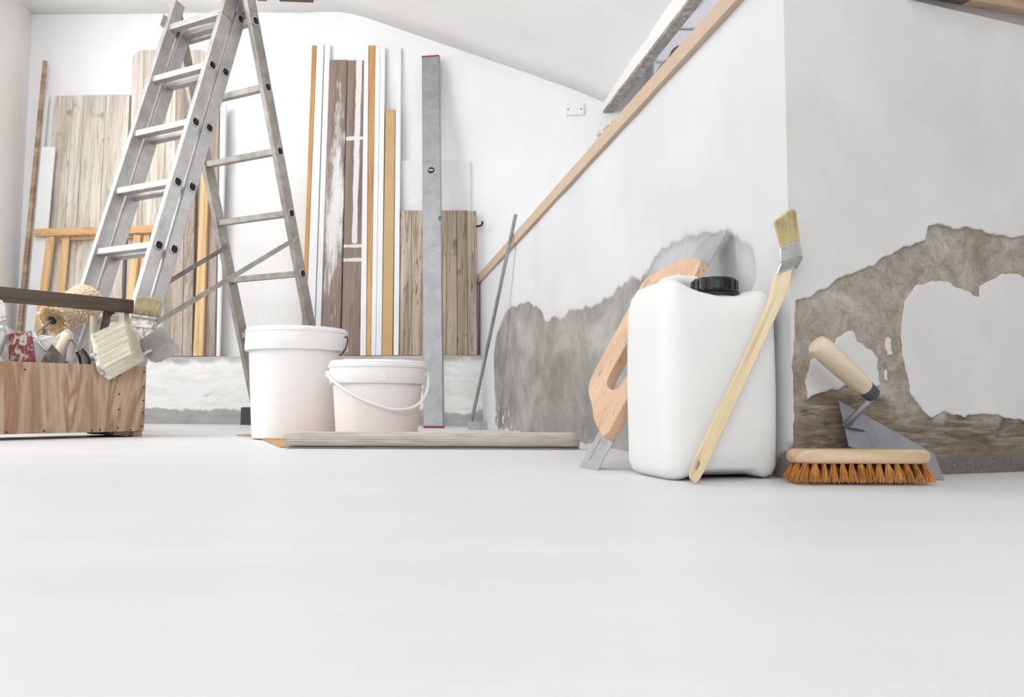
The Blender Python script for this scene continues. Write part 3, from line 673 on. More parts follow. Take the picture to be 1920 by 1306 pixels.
# ================================================================== ladder
def ladder():
    u = V(.89337, -.44933, 0); sa = V(-.12215, -.24286, -.96234); sc = V(.13441, .26723, -.95421); q = V(.43240, .85972, -.27185)
    qc = V(.43240, .85972, 0).normalized(); qc = (qc - sc*qc.dot(sc)).normalized()
    PA, PB, PC = V(-1.232, 3.228, 1.798), V(-1.200, 3.290, 1.795), V(-1.134, 3.288, 1.787)
    root = thing('step_ladder', V(-1.3, 3.35, 0), 'grey aluminium three section step ladder standing behind the toolbox', 'ladder')
    ring = MB(); a, b = .0145, .0195
    sq = lambda r, z: [(x*r*k, y*r*k2, z) for x, y, k, k2 in ((1, .55, 1, 1), (.55, 1, 1, 1), (-.55, 1, 1, 1), (-1, .55, 1, 1), (-1, -.55, 1, 1), (-.55, -1, 1, 1), (.55, -1, 1, 1), (1, -.55, 1, 1))]
    ring.rings([sq(b, -.001), sq(b, .003), sq(a, .004), sq(a, -.001)], False)
    hole = MB().rings([sq(a, -.001), sq(a*1.01, .0012)], True)  # solid dark plug: shade of the hollow rung put into its colour
    first = {}
    def section(P, s, qq, wi, t0, wt=.025, d=.054, foot=True, mat=ALU, rmat=ALU, nr=7, r0=0, t_r=None):
        tend = P.z/-s.z - .006
        for side, o in (('r', P - u*wt), ('l', P - u*(wi + wt))):
            tt = t_r if (side == 'r' and t_r is not None) else t0
            mb = MB().obox(o - qq*d/2 + s*tt, u*wt, qq*d, s*(tend-tt))
            # shallow channel on the outer side
            mb.build('stile', mat, root, bevel=.003)
            fp = o + s*tend
            MB().obox(V(fp.x, fp.y, 0) - u*.004 - qc*(d/2+.004) + V(0, 0, 0), u*(wt+.008), qc*(d+.008), V(0, 0, .03)).build('foot', FOOTM, root, bevel=.003)
        for i in range(r0, nr):
            c = P + s*(.28*i)
            th = -qq.cross(u).normalized()
            zz = (V(0, 0, 1)*.6 + th*.4 if th.z > 0 else V(0, 0, 1)); zz = zz.normalized(); yy = zz.cross(u).normalized()
            MB().obox(c - u*(wt+.001) - yy*.0165 - zz*.0145, -u*(wi-.0), yy*.033, zz*.029).build('rung', rmat, root, bevel=.004)
            m = frame(c, s, qq)
            if m.col[2].xyz.dot(u) < 0: m = frame(c, s, -qq)
            if 'ring' not in first:
                r_ = ring.build('rung_end', ALU, root, M=m); h_ = hole.build('dark_plug', DARK, r_, M=m); first['ring'] = (r_, h_)
            else:
                r_ = copy_leaf(first['ring'][0], root, m); h_ = copy_leaf(first['ring'][1], r_, m)
                h_.matrix_local = Matrix.Identity(4)
    section(PA, sa, q, .344-.0, -.142, r0=0, nr=7, t_r=.0)
    section(PB, sa, q, .344, -.04, r0=0, nr=7)
    section(PC, sc, qc, .466-.02, -.17, d=.055, mat=ALU_WORN, rmat=ALU_WORN, r0=0, nr=7)
    first['ring'][1].matrix_local = Matrix.Identity(4)
    # hinge brackets at the head
    MB().obox(PA - u*.028 - q*.032 - sa*.14, u*.0335, q*.064, sa*.165).build('hinge_bracket', ALU_WORN, root, bevel=.004)
    MB().obox(PB - u*.034 - q*.038 - sa*.2, u*.04, q*.085, sa*.185).build('hinge_bracket', STEEL, root, bevel=.006)
    MB().tube([PB - sa*.06 - u*.4, PC + u*.006 - sc*.05], .012, 10).build('hinge_pin', STEEL, root, smooth=True)
    # slotted clamp on the left head
    lt = PA - u*(.344+.03) - sa*.05
    MB().obox(lt - q*.045, u*.006, q*.09, sa*.06).build('clamp', ALU_WORN, root, bevel=.002)
    # flat spreader straps
    for off in (0, -.40):
        a = PC + sc*.955 + u*(.004 + off*1.1); b = PB + sa*1.44 + u*(.004 + off*.92); d = (b-a).normalized(); n = d.cross(u).normalized()
        MB().obox(a - d*.012 - n*.0105, (b-a) + d*.02, n*.021, u*.003).build('brace', ALU_WORN if off == 0 else STEEL_DIRTY, root)
        for p in (a, b): MB().lathe([(.007, 0), (.006, .004)], p + u*.003, 10, u).build('rivet', STEEL, root)
    # wide stabiliser foot on the rear left leg
    fl = PC + sc*(PC.z/-sc.z) - u*(.466+.03)
    MB().obox(V(fl.x, fl.y, 0) - u*.075 - qc*.03, u*.07, V(.02, .06, 0), V(0, 0, .1)).build('foot', FOOTM, root, bevel=.004)
ladder()

# ================================================================== toolbox and what stands in it
BO, E1, E2 = V(-1.225, 2.591, 0), V(-.659, -.752, 0), V(-.752, .659, 0)
BL, BW_, BZ0, BZ1 = .60, .235, .018, .233
Z = V(0, 0, 1)
def B(a, b, z): return BO + E1*a + E2*b + Z*z
def toolbox():
    root = thing('tool_box', B(.3, .117, 0), 'open old plywood tool box with dark carrying bar full of plastering tools', 'tool box')
    Mf = frame(B(0, 0, BZ0), -E1, -E2*-1)
    def bx(name, a0, a1, b0, b1, z0, z1, mat, bevel=.002): return MB().obox(B(a0, b0, z0), E1*(a1-a0), E2*(b1-b0), Z*(z1-z0)).build(name, mat, root, bevel=bevel)
    m = frame(B(BL/2, 0, BZ0), -E1, E2)
    fp = MB().box((-BL/2, 0, 0), (BL/2, .013, BZ1-BZ0)).build('front_panel', PLY, root, M=m, bevel=.0015)
    m = frame(B(BL/2, BW_-.013, BZ0), -E1, E2); MB().box((-BL/2, 0, 0), (BL/2, .013, BZ1-BZ0)).build('back_panel', PLY, root, M=m, bevel=.0015)
    bx('end_panel', .001, .017, .0135, BW_-.0135, BZ0, BZ1-.004, PLYEDGE); bx('end_panel', BL-.017, BL-.001, .0135, BW_-.0135, BZ0, BZ1-.004, PLYEDGE)
    bx('bottom_panel', .018, BL-.018, .0135, BW_-.0135, BZ0+.002, BZ0+.012, PLYEDGE)
    for a in (.004, .5): 
        bx('foot', a, a+.09, .004, BW_-.004, .006, BZ0, DARKWOOD, .001); bx('foot_block', a, a+.03, .002, .045, 0, BZ0, PLYEDGE, .003)
    for a in (.018, BL-.03): 
        bx('upright', a, a+.018, BW_/2-.012, BW_/2+.033, BZ0+.013, .455, GREYWOOD, .002)
    m = frame(B(BL/2+.01, BW_/2-.034, .418), -E1, E2)
    MB().box((-BL/2, 0, 0), (BL/2-.004, .02, .046)).build('carrying_bar', DARKWOOD, root, M=m, bevel=.002)
    sc = None
    for a, z in ((.008, .215), (.008, .165), (.008, .12), (.008, .08), (.008, .035), (.045, .024), (.085, .03), (.14, .026), (.165, .024), (.30, .026), (.40, .024), (.085, .09), (.085, .14), (.085, .20), (.36, .21)):
        m = frame(B(a, -.0005, z), -E1, Z)
        if sc is None: sc = MB().lathe([(.0028, 0), (.0028, .0015)], (0, 0, 0), 10).build('screw', RUST, root, M=m)
        else: copy_leaf(sc, root, m)
toolbox()
def bristle_pad(mb, base, ex, ey, L, n, r, splay=.12, jit=.05, endfn=None):
    "strands growing from a rectangle base..base+ex+ey along L"
    for _ in range(n):
        a, b = random.random(), random.random(); p = base + ex*a + ey*b
        k = 1 + random.uniform(-jit, jit); k *= endfn(a, b) if endfn else 1
        t = p + L*k + ex*((a-.5)*splay) + ey*((b-.5)*splay) + Vector((random.uniform(-1, 1), random.uniform(-1, 1), random.uniform(-1, 1)))*.0018
        mb.strand(p, t, r)
# fluffy paint roller
def roller():
    a, b = aty(99, 600, 2.615), aty(166, 563, 2.76); ax = (b-a).normalized(); R = .050; L = (b-a).length + .012
    root = thing('paint_roller', V(a.x, a.y, BZ0+.012), 'fluffy cream paint roller lying behind the box carrying bar', 'paint roller')
    x = ax.orthogonal().normalized(); y = ax.cross(x); mb = MB()
    prof = [(.012, .004), (.040, .0), (.047, .01)] + [(.048 + .008*k/10, .01 + (L-.03)*k/10) for k in range(1, 11)] + [(.04, L-.006), (.02, L), (.0, L+.002)]
    mb.lathe([(max(r, .001), z) for r, z in prof], a, 28, ax)
    for _ in range(3000):
        th = random.uniform(0, 2*math.pi); z = random.uniform(0, L); e = x*math.cos(th) + y*math.sin(th)
        rr = .046 + .009*z/L
        if z > L-.02: rr = .055*math.sqrt(max(.03, 1-((z-L+.02)/.021)**2)); 
        p = a + ax*z + e*rr; o = (e + ax*(max(0, z-L+.02)/.012)).normalized()
        d = (o + Vector((random.uniform(-1, 1), random.uniform(-1, 1), random.uniform(-1, 1)))*.75).normalized()
        mb.strand(p, p + d*random.uniform(.007, .014), .0024, bend=Vector((random.uniform(-1, 1), random.uniform(-1, 1), random.uniform(-1, 1)))*.004, tip=.85)
    mb.build('fleece_cover', FLEECE, root, smooth=True, angle=80, recalc=False)
    mb = MB()
    for _ in range(700):
        th = random.uniform(0, 2*math.pi); r0 = random.uniform(.016, .044); e = x*math.cos(th) + y*math.sin(th)
        p = a + e*r0 + ax*.002; mb.strand(p, p - ax*random.uniform(.004, .008) + e*random.uniform(0, .012), .0013, tip=.7)
    mb.build('fleece_end', FLEECE_END, root, recalc=False)
    MB().lathe([(.014, .0), (.014, -.004), (.008, -.004)], a, 16, ax).build('core', DARK, root)
    w = [a + ax*.06, a - ax*.012, aty(82, 612, 2.555), aty(67, 623, 2.51), aty(66, 629, 2.50), aty(75, 645, 2.49), aty(85, 656, 2.485), aty(92, 660, 2.487), aty(96, 672, 2.49), aty(97, 700, 2.495)]
    MB().tube(w, .0042, 8).build('wire_frame', STEEL, root, smooth=True)
    MB().tube([w[-1] - V(0, 0, .0), aty(97, 724, 2.495)], [.010, .011], 10).build('grip', PALEWOOD2, root, smooth=True)
roller()
# dust sheet bundled in the box
def sheet():
    vs = []; fs = []; n, m = 46, 34
    for i in range(n+1):
        for j in range(m+1):
            s, t = i/n, j/m
            top = .318 + .045*min(1, max(0, (abs(s-.3)-.14)/.12)) + .012*math.sin(s*7) + .02*noise.noise((s*4, 0, 3)) - .05*max(0, .25-s)*2
            z = .05 + (top-.05)*math.sin(min(1, t*1.15)*math.pi/2)
            c = noise.noise((s*7, t*5, 0)) + .5*noise.noise((s*16, t*9, 3)) + .8*abs(noise.noise((s*11 + t*3, t*2, 8)))
            vs.append(B(.16 + s*.36, .186 + t*.018 + .008*c, z + .012*noise.noise((s*9, t*9, 7))))
    fs = [(i*(m+1)+j, (i+1)*(m+1)+j, (i+1)*(m+1)+j+1, i*(m+1)+j+1) for i in range(n) for j in range(m)]
    o = MB().add(vs, fs).build('dust_sheet', CLOTH, None, smooth=True, angle=180)
    s = o.modifiers.new('thick', 'SOLIDIFY'); s.thickness = .002
    tag(o, 'crumpled white dust sheet stuffed into the plywood tool box', 'dust sheet')
sheet()
# red rubber float
def slab(pts, y, vec): return [aty(px, py, y) for px, py in pts], vec
n_ = V(.2, 1, .1).normalized()
p, _ = slab([(15, 684), (11, 627), (22, 624), (57, 620), (60, 636), (66, 690)], 2.38, None)
root = thing('rubber_float', B(.42, .06, BZ0+.012), 'dark red rubber float smeared with plaster standing in the tool box', 'float')
MB().prism(p, V(-.004, .014, 0)).build('pad', REDFLOAT, root, bevel=.002)
MB().prism([aty(x, y, 2.385) for x, y in ((22, 684), (60, 684), (66, 800), (28, 800))], V(-.004, .012, 0)).build('back_plate', WHITEWORN, root, bevel=.002)
# pointed trowel with pale handle
root = thing('pointing_trowel', B(.27, .06, BZ0+.012), 'dark triangular trowel point up with pale wooden handle in the box', 'trowel')
MB().prism([aty(97, 644, 2.425), aty(134, 686, 2.46), aty(118, 720, 2.45), aty(78, 720, 2.42), aty(70, 688, 2.415)], V(-.001, .003, .0)).build('blade', TROWELM, root, bevel=.0008)
a, b = aty(96, 690, 2.47), aty(127, 626, 2.53)
MB().tube([a, a.lerp(b, .3)], .005, 8).build('tang', STEEL_DIRTY, root, smooth=True)
ax = (b-a); mm = frame(a.lerp(b, .28), ax, (0, 0, 1)); LH = ax.length*.74
MB().lathe([(.011, 0), (.0155, .02), (.0165, LH*.6), (.0165, LH-.012), (.012, LH-.003), (.004, LH)], (0, 0, 0), 16, (1, 0, 0)).build('handle', PALEWOOD2, root, smooth=True, M=mm)
# scraper at the box's outer end with a pale blade
root = thing('scraper', B(.44, .05, BZ0+.012), 'pale broad scraper with plaster crusted handle crossing another tool in the box', 'scraper')
MB().prism([aty(-18, 558, 2.31), aty(2, 562, 2.31), aty(9, 574, 2.31), aty(10, 600, 2.31), aty(-18, 606, 2.31)], V(0, .006, 0)).build('blade', WHITEWORN, root, bevel=.001)
MB().tube([aty(4, 596, 2.314), aty(9, 618, 2.318), aty(14, 640, 2.32), aty(15, 690, 2.325)], .0028, 8).build('wire', STEEL_DARK, root, smooth=True)
MB().tube([aty(-14, 634, 2.33), aty(4, 655, 2.33), aty(22, 700, 2.335)], .0075, 8).build('handle', GREYWOOD, root, smooth=True)
o = tag(MB().tube([aty(13, 628, 2.302), aty(2, 656, 2.302), aty(-20, 700, 2.302)], .0055, 8).build('tool_shaft', STEEL_DIRTY, None, smooth=True), 'plaster crusted round shaft crossing the pale scraper handle', 'tool shaft')
# small edging iron
root = thing('edging_iron', B(.19, .05, BZ0+.012), 'small curved steel edging iron with dark rims in the tool box', 'edging tool')
mb = MB(); rings = []
q0 = [aty(x, y, 2.50) for x, y in ((143, 660), (148, 668), (150, 676), (153, 692))]; q1 = [aty(x, y, 2.47) for x, y in ((155, 653), (163, 664), (168, 673), (166, 690))]
vs = q0 + q1; MB().add(vs + [p + V(.003, .006, 0) for p in vs], [(0,1,5,4),(1,2,6,5),(2,3,7,6),(8,12,13,9),(9,13,14,10),(10,14,15,11),(0,4,12,8),(3,11,15,7)] + [(i,8+i,9+i,i+1) for i in range(3)] + [(4+i,5+i,13+i,12+i) for i in range(3)]).build('leaf', CHROME, root, smooth=True)
MB().tube([(a+b)/2 + V(0, -.002, 0) for a, b in zip(q0, q0)], .0028, 6).build('rim', BLACK, root); MB().tube(q1, .0028, 6).build('rim', BLACK, root)
MB().tube([aty(148, 658, 2.495), aty(141, 645, 2.5), aty(135, 637, 2.5), aty(129, 638, 2.475), aty(123, 652, 2.466), aty(119, 690, 2.47)], .0042, 8).build('bent_shaft', STEEL_DIRTY, root, smooth=True)
# upright wooden handle
a, b = aty(170, 760, 2.59), aty(176, 592, 2.60); mm = frame(a, b-a, (1, 0, 0)); L = (b-a).length
o = MB().lathe([(.010, 0), (.011, L*.5), (.0115, L-.01), (.008, L)], (0, 0, 0), 14, (1, 0, 0)).build('wooden_handle', GREYWOOD, None, smooth=True, M=mm); tag(o, 'upright pinkish wooden tool handle behind the broad cream brush', 'tool handle')
# dark brush behind the roller
root = thing('dark_brush', B(.09, .19, BZ0+.012), 'dark bristled old brush poking up behind the fluffy roller', 'brush')
c = aty(201, 588, 2.80); mb = MB()
for _ in range(420):
    d = V(random.uniform(-.05, .8), random.uniform(-.2, .6), random.uniform(.3, 1.0)).normalized(); p = c + V(random.uniform(-.012, .012), random.uniform(-.012, .012), random.uniform(-.01, .008)); mb.strand(p, p + d*random.uniform(.035, .05), .0008)
mb.build('bristles', DARKBRISTLE, root, recalc=False)
MB().tube([c + V(0, 0, .004), c - V(.004, 0, .03), B(.085, .205, .27), B(.085, .195, .08)], [.013, .014, .01, .011], 12).build('handle', DARKWOOD, root, smooth=True)
# broad block brush lolling over the rim
def blockbrush():
    A, Bq, Cq = aty(176, 623, 2.475), aty(190, 693, 2.43), aty(212, 709, 2.475); ea = A-Bq; ec = Cq-Bq
    L = (aty(251, 662, 2.47) - Bq); nb = L.normalized()
    root = thing('block_brush', Bq, 'broad cream bristled block brush lolling over the tool box rim', 'brush')
    MB().obox(Bq - nb*.014, ea, ec, nb*.016).build('block', WHITEWORN, root, bevel=.003)
    mb = MB(); mb.hexa([Bq + ea*.03 + ec*.03, Bq + ea*.97 + ec*.03, Bq + ea*.97 + ec*.97, Bq + ea*.03 + ec*.97] + [Bq + ea*x + ec*y + L*.9 for x, y in ((.05, .05), (.93, .05), (.93, .95), (.05, .95))])
    bristle_pad(mb, Bq + ea*.01 + ec*.01, ea*.98, ec*.98, L*.97, 5200, .0008, -.04, .045, lambda a, b: 1 - .16*max(0, a-.55)*1.2)
    mb.build('bristles', BRISTLE_W, root, recalc=False)
    MB().tube([Bq + ea*.45 + ec*.5 - nb*.008, aty(174, 668, 2.50), aty(156, 681, 2.525), aty(146, 697, 2.535)], [.012, .011, .012, .012], 10).build('handle', WHITEWORN, root, smooth=True)
blockbrush()
# flat paint brush standing up at the box end
def flatbrush(y=2.604):
    b0, t0 = aty(271, 604, y), aty(281, 558, y + .012); up = (t0-b0).normalized(); side = (aty(293, 615, y+.005) - aty(252, 601, y)).normalized(); side = (side - up*side.dot(up)).normalized(); nn = up.cross(side)
    k = y/FPX; root = thing('paint_brush', B(.03, .04, BZ0+.012), 'flat paint brush with white smeared handle standing bristles up in the box end', 'brush')
    c = aty(273, 594, y); Mx = frame(c, up, side)
    mb = MB(); mb.hexa([(0, -.036, -.008), (0, .036, -.008), (0, .036, .008), (0, -.036, .008), (.05, -.034, -.006), (.05, .034, -.006), (.05, .034, .006), (.05, -.034, .006)])
    bristle_pad(mb, V(0, -.038, -.009), V(0, .076, 0), V(0, 0, .018), V(.066, 0, 0), 2600, .0007, .08, .06, lambda a, b: 1 - .55*max(0, abs(a-.5)-.3)**1.0)
    mb.build('bristles', BRISTLE_S, root, M=Mx, recalc=False)
    MB().box((-.04, -.0385, -.0105), (.002, .0385, .0105)).build('ferrule', WHITEWORN, root, M=Mx, bevel=.003)
    MB().box((-.012, -.0395, -.0115), (-.002, .0395, .0115)).build('ferrule_band', STEEL_DIRTY, root, M=Mx, bevel=.002)
    prof = [(-.038, .037), (-.055, .034), (-.075, .021), (-.10, .016), (-.125, .016), (-.14, .014), (-.15, .008)]
    MB().prism([(x, w_, -.0075) for x, w_ in prof] + [(x, -w_, -.0075) for x, w_ in prof[::-1]], V(0, 0, .015)).build('handle', WHITEWORN, root, M=Mx, bevel=.004)
flatbrush()
# square plastering spatula hanging out of the box end
y = 2.56
pts = [(301, 611), (330, 643), (337, 653), (336, 658), (324, 666), (302, 677), (292, 679.5), (283, 677), (272, 665), (260, 650), (258, 644), (262, 638)]
root = thing('square_spatula', B(.02, .03, BZ0+.012), 'grey square bladed plaster spatula hanging over the box end', 'spatula')
P_ = V(aty(300, 650, y).x, y, 0); nn = V(-.15, 1, -.25).normalized()
MB().prism([onplane(px, py, aty(298, 648, y), nn) for px, py in pts], nn*.0025).build('blade', STEEL_DIRTY, root, bevel=.0008)
MB().tube([aty(285, 657, y-.012), aty(277, 659, y-.014), aty(269, 665, y-.012), aty(264, 670, y)], .0048, 8).build('neck', WHITEWORN, root, smooth=True)
a, b = aty(264, 667, 2.566), aty(258, 683, 2.566); MB().tube([a, b], [.008, .0095], 12).build('handle', GREYWOOD, root, smooth=True)

# ================================================================== buckets and cardboard
def zat(py, y, px=600): return aty(px, py, y).z
# cardboard sheet under the buckets
pts = [onfloor(526, 839), onfloor(497, 827), onfloor(479, 819.5), V(-.955, 2.70, 0), V(-.90, 2.80, 0), V(-.3, 2.92, 0), V(-.10, 2.86, 0), onfloor(916, 810), onfloor(948, 822), onfloor(1000, 836)]
o = MB().prism([p + V(0, 0, .0008) for p in pts], V(0, 0, .0028)).build('cardboard_sheet', CARDB); tag(o, 'flat brown cardboard sheet under the two white buckets', 'cardboard')
# the rolled-up end: ribs run along the roll
def cardroll():
    x0, x1, yc, R = -.567, .170, 1.952, .0225; N = 40*6; turns = 2.3; path = []
    for i in range(N+1):
        t = i/N; th = -math.pi/2 + t*turns*2*math.pi; r = R - .0065*t*turns/1.0; rb = .0022*abs(math.sin(i/6*math.pi)) - .0012
        path.append((yc + math.cos(th)*(r+rb), R + math.sin(th)*(r+rb)*(.97)))
    vs = []; segs = 24
    for k in range(segs+1):
        x = x0 + (x1-x0)*k/segs
        for yy, zz in path: vs.append(V(x + .003*noise.noise((yy*40, zz*40, k*.01))*(k in (0, segs)), yy + .001*noise.noise((x*4, 1, 0)), zz + .0004 + .001*noise.noise((x*5, 2, zz*10))))
    n = N+1; fs = [(k*n+i, k*n+i+1, (k+1)*n+i+1, (k+1)*n+i) for k in range(segs) for i in range(N)]
    o = MB().add(vs, fs).build('cardboard_roll', CARD, None, smooth=True, angle=60)
    s = o.modifiers.new('thick', 'SOLIDIFY'); s.thickness = .0014; s.offset = -1
    tag(o, 'long grey ribbed corrugated cardboard roll on the floor before the buckets', 'cardboard roll')
cardroll()
def tall_bucket():
    c = V(-.69, 2.478, .0038); root = thing('tall_bucket', c, 'tall white plastic bucket with closed lid beside the ladder foot', 'bucket')
    zt = zat(614, c.y - .1) - c.z; zb = zat(653, c.y-.155) - c.z
    MB().lathe([(.004, .004), (.125, .004), (.1285, 0), (.1315, .003), (.133, .012), (.1475, zb+.006), (.1475, zb+.02)], c, 72).build('body', PLASTIC, root, smooth=True)
    bd = MB().lathe([(.147, zb+.002), (.159, zb), (.1605, zb+.004), (.1585, zt-.016), (.157, zt-.012)], c, 72, cap=False).build('rim_band', PLASTIC, root, smooth=True)
    MB().lathe([(.1575, zt-.0135), (.1595, zt-.012), (.160, zt-.007), (.1585, zt-.004), (.1575, zt-.001), (.153, zt+.003), (.146, zt+.003), (.142, zt-.004), (.004, zt-.004)], c, 72, cap=False).build('lid', PLASTIC, root, smooth=True)
    h = [c + V(.152, -.02, zb+.045), c + V(.166, -.03, zb+.046), c + V(.168, -.03, zb+.035), c + V(.163, -.03, zb+.01), c + V(.152, -.04, zb-.012), c + V(.1475, -.045, zb-.014)]
    MB().tube(h, .0022, 6).build('wire_bail', DARK, root, smooth=True)
tall_bucket()
def small_bucket():
    c = V(-.392, 2.262, .0038); root = thing('small_bucket', c, 'small white plastic bucket with lid and hanging handle beside the tall bucket', 'bucket')
    zt = zat(676, c.y-.08) - c.z; zb = zat(717, c.y-.13) - c.z
    MB().lathe([(.004, .004), (.108, .004), (.112, 0), (.115, .003), (.1165, .012), (.1285, zb+.004), (.1285, zb+.02)], c, 72).build('body', PLASTIC, root, smooth=True)
    MB().lathe([(.128, zb+.002), (.1365, zb), (.138, zb+.003), (.1385, zt-.02), (.137, zt-.017)], c, 72, cap=False).build('rim_band', PLASTIC, root, smooth=True)
    MB().lathe([(.1375, zt-.019), (.1415, zt-.017), (.1415, zt-.010), (.139, zt-.007), (.139, zt-.003), (.135, zt+.002), (.127, zt+.003), (.122, zt-.003), (.004, zt-.003)], c, 72, cap=False).build('lid', PLASTIC, root, smooth=True)
    ya = math.radians(13); zz = zt - .036; rx = .145; pts = []
    for i in range(33):
        ph = math.pi*i/32; x, yy, dz = -rx*math.cos(ph), -.150*math.sin(ph)**.8, -.1*math.sin(math.pi*(i/32)**1.45)
        pts.append(c + V(x*math.cos(ya) - yy*math.sin(ya), x*math.sin(ya) + yy*math.cos(ya), zz + dz))
    MB().tube(pts, .0045, 8, flat=.7, up=(0, 0, 1)).build('handle', PLASTIC, root, smooth=True)
    for p in (pts[0], pts[-1]): MB().lathe([(.009, -.008), (.009, .003), (.006, .004)], p, 14, (p - c - V(0, 0, p.z - c.z))).build('handle_lug', PLASTIC, root, smooth=True)
    th = math.radians(-90 + 10.5)
    for dth, z0, z1, nm in ((0, zb+.006, zt-.024, 'tab'),):
        a0, a1 = th + .0, th + .165; R_ = .1388; n = 8; vs = []
        for i in range(n+1):
            a = a0 + (a1-a0)*i/n
            for z in (z0, z1): vs += [c + V(math.cos(a)*R_, math.sin(a)*R_, z), c + V(math.cos(a)*(R_+.0016), math.sin(a)*(R_+.0016), z)]
        fs = [(i*4+1, i*4+5, i*4+7, i*4+3) for i in range(n)] + [(i*4, i*4+4, i*4+5, i*4+1) for i in range(n)] + [(i*4+2, i*4+3, i*4+7, i*4+6) for i in range(n)] + [(0, 1, 3, 2), (n*4, n*4+2, n*4+3, n*4+1)]
        MB().add(vs, fs).build(nm, PLASTIC, root)
small_bucket()

# ================================================================== jerrycan
def jerrycan():
    ex, ey = V(.966, .2588, 0), V(-.2588, .966, 0); W, D = .195, .171
    o = V(.2295, 1.140, 0); c = o + ex*W/2 + ey*D/2
    root = thing('jerrycan', V(c.x, c.y, 0), 'white plastic jerrycan with black screw cap standing by the parapet', 'canister')
    H_ = .292; n = 96; rings = []
    def ring(sc, z, inset=0.0):
        out = []
        for k in range(n):
            t = 2*math.pi*k/n; e = 2/6.2; x = math.copysign(abs(math.cos(t))**e, math.cos(t)); y = math.copysign(abs(math.sin(t))**e, math.sin(t))
            out.append((x*(W/2-inset)*sc, y*(D/2-inset)*sc, z))
        return out
    def topz(x, y):
        u_, v_ = x/(W/2), y/(D/2)
        g = lambda a, b, s: math.exp(-((a-b)/s)**2)
        hump = .021*g(u_, -.86, .30) + .014*g(u_, .98, .30)
        dip = -.011*g(u_, .12, .5)*(1 if v_ < .2 else .5)
        return hump + dip
    prof = [(.0, 0.0, .03), (.0, .001, .014), (.0, .008, .005), (.0, .02, .0005), (.0, .045, 0)] + [(0, .045 + .205*k/8, -.0012*math.sin(math.pi*k/8)) for k in range(1, 9)] + [(0, .262, .0012), (0, .275, .005), (0, .285, .013), (0, .291, .025)]
    for _, z, ins in prof:
        r = ring(1, z, ins)
        q = max(0, (z-.24)/.055)
        r = [(x, y, zz + topz(x, y)*min(1, q)**1.3) for x, y, zz in r]
        if z < .02:    # the foot is raised between the corners on each long side
            r = [(x, y, zz + .012*math.exp(-(abs(x/(W/2))/.62)**6)*(1 if y < 0 else .2)*(1 if abs(y) > D*.25 else 0) * (1 - z/.03)) for x, y, zz in r]
        rings.append(r)
    for s in (.62, .4, .2, .02):
        r = ring(s, .293, .025); rings.append([(x, y, zz + topz(x, y)) for x, y, zz in r])
    wr_ = [[c + ex*x + ey*y + Z*z for x, y, z in r] for r in rings]
    MB().rings(wr_, True).build('body', CANM, root, smooth=True, angle=75)
    nc = c + ex*.019 - ey*.02
    MB().lathe([(.034, .270), (.033, .286), (.0285, .290), (.0285, .300)], nc, 40).build('neck', CANM, root, smooth=True)
    z0 = aty(1347, 553, nc.y-.03).z; capo = MB()
    q = 1.14; hq = 1.12
    capo.lathe([(r_*q, z0 + z_*hq) for r_, z_ in ((.020, 0), (.0345, 0), (.0355, .002), (.0355, .004), (.0335, .0055), (.0345, .007), (.0318, .009), (.031, .011), (.031, .023), (.029, .026), (.026, .0268), (.002, .0268))], nc, 56)
    cp = capo.build('screw_cap', BLACK, root, smooth=True)
    for k in range(16):
        a = 2*math.pi*(k+.3)/16; e = V(math.cos(a), math.sin(a), 0); t = V(-e.y, e.x, 0)
        MB().obox(nc + e*.0347 - t*.0018 + Z*(z0+.0106), e*.0026, t*.0036, Z*.0152).build('grip_rib', BLACK, cp, bevel=.0008)
    # carrying handle rising from the left shoulder to the back
    h0, h1 = c - ex*.05 + ey*.03, c + ex*.045 + ey*.05
    pts = [h0 + Z*.296, h0 + ex*.01 + Z*.311, h0.lerp(h1, .35) + Z*.319, h0.lerp(h1, .7) + Z*.319, h1 - ex*.006 + Z*.312, h1 + Z*.293]
    MB().tube(pts, [.017, .0125, .0105, .0105, .0125, .017], 14, up=(0, 0, 1)).build('carrying_handle', CANM, root, smooth=True)
jerrycan()

# ================================================================== long plastering blade with beech grip
def long_blade():
    a, b = onfloor(1088, 876), onfloor(1122, 881); tip = onlow(1366, 430, .003); n = (b-a).cross(tip-a).normalized()
    if n.y > 0: n = -n
    root = thing('plastering_blade', (a+b)/2, 'long steel plastering blade with beech grip leaning behind the jerrycan', 'plastering tool')
    P = lambda px, py, o=0.0: onplane(px, py, a + n*o, n)
    MB().prism([a, b, tip, P(1312, 455)], n*.0012).build('blade', STEEL, root)
    MB().obox(P(1104, 862, .0012), P(1127, 822, .0012)-P(1104, 862, .0012), (b-a)*.02, n*.0008).build('blade_rib', STEEL_DARK, root)
    outer_ = [(1134, 823), (1122, 806), (1113, 786), (1110, 760), (1103, 738), (1103, 724), (1107, 708), (1140, 647), (1169, 595), (1197, 541), (1207, 526), (1219, 515), (1247, 501.5), (1275, 488), (1289, 483), (1301, 482), (1314, 486), (1310, 500), (1299, 523), (1275, 567), (1171, 754)]
    slot = [(1136, 711), (1138, 724), (1145, 730), (1153, 730), (1165, 722), (1236, 596), (1238, 583), (1231, 574), (1222, 572), (1213, 577)]
    to = [Vector((*p, 0)) for p in outer_]; outp = [P(p.x, p.y, .022) for p in smooth_poly(to, 1)]; sl = [P(p.x, p.y, .022) for p in smooth_poly([Vector((*p, 0)) for p in slot], 2)]
    ax = (P(1314, 486, .022) - P(1134, 823, .022)); Mx = frame(P(1215, 650, .022), ax, n); Mi = Mx.inverted()
    plate('grip', [Mi @ p for p in outp], [[Mi @ p for p in sl]], (Mi.to_3x3() @ (-n))*.0205, BEECH, root, bevel=.005, M=Mx, smooth=True)
long_blade()

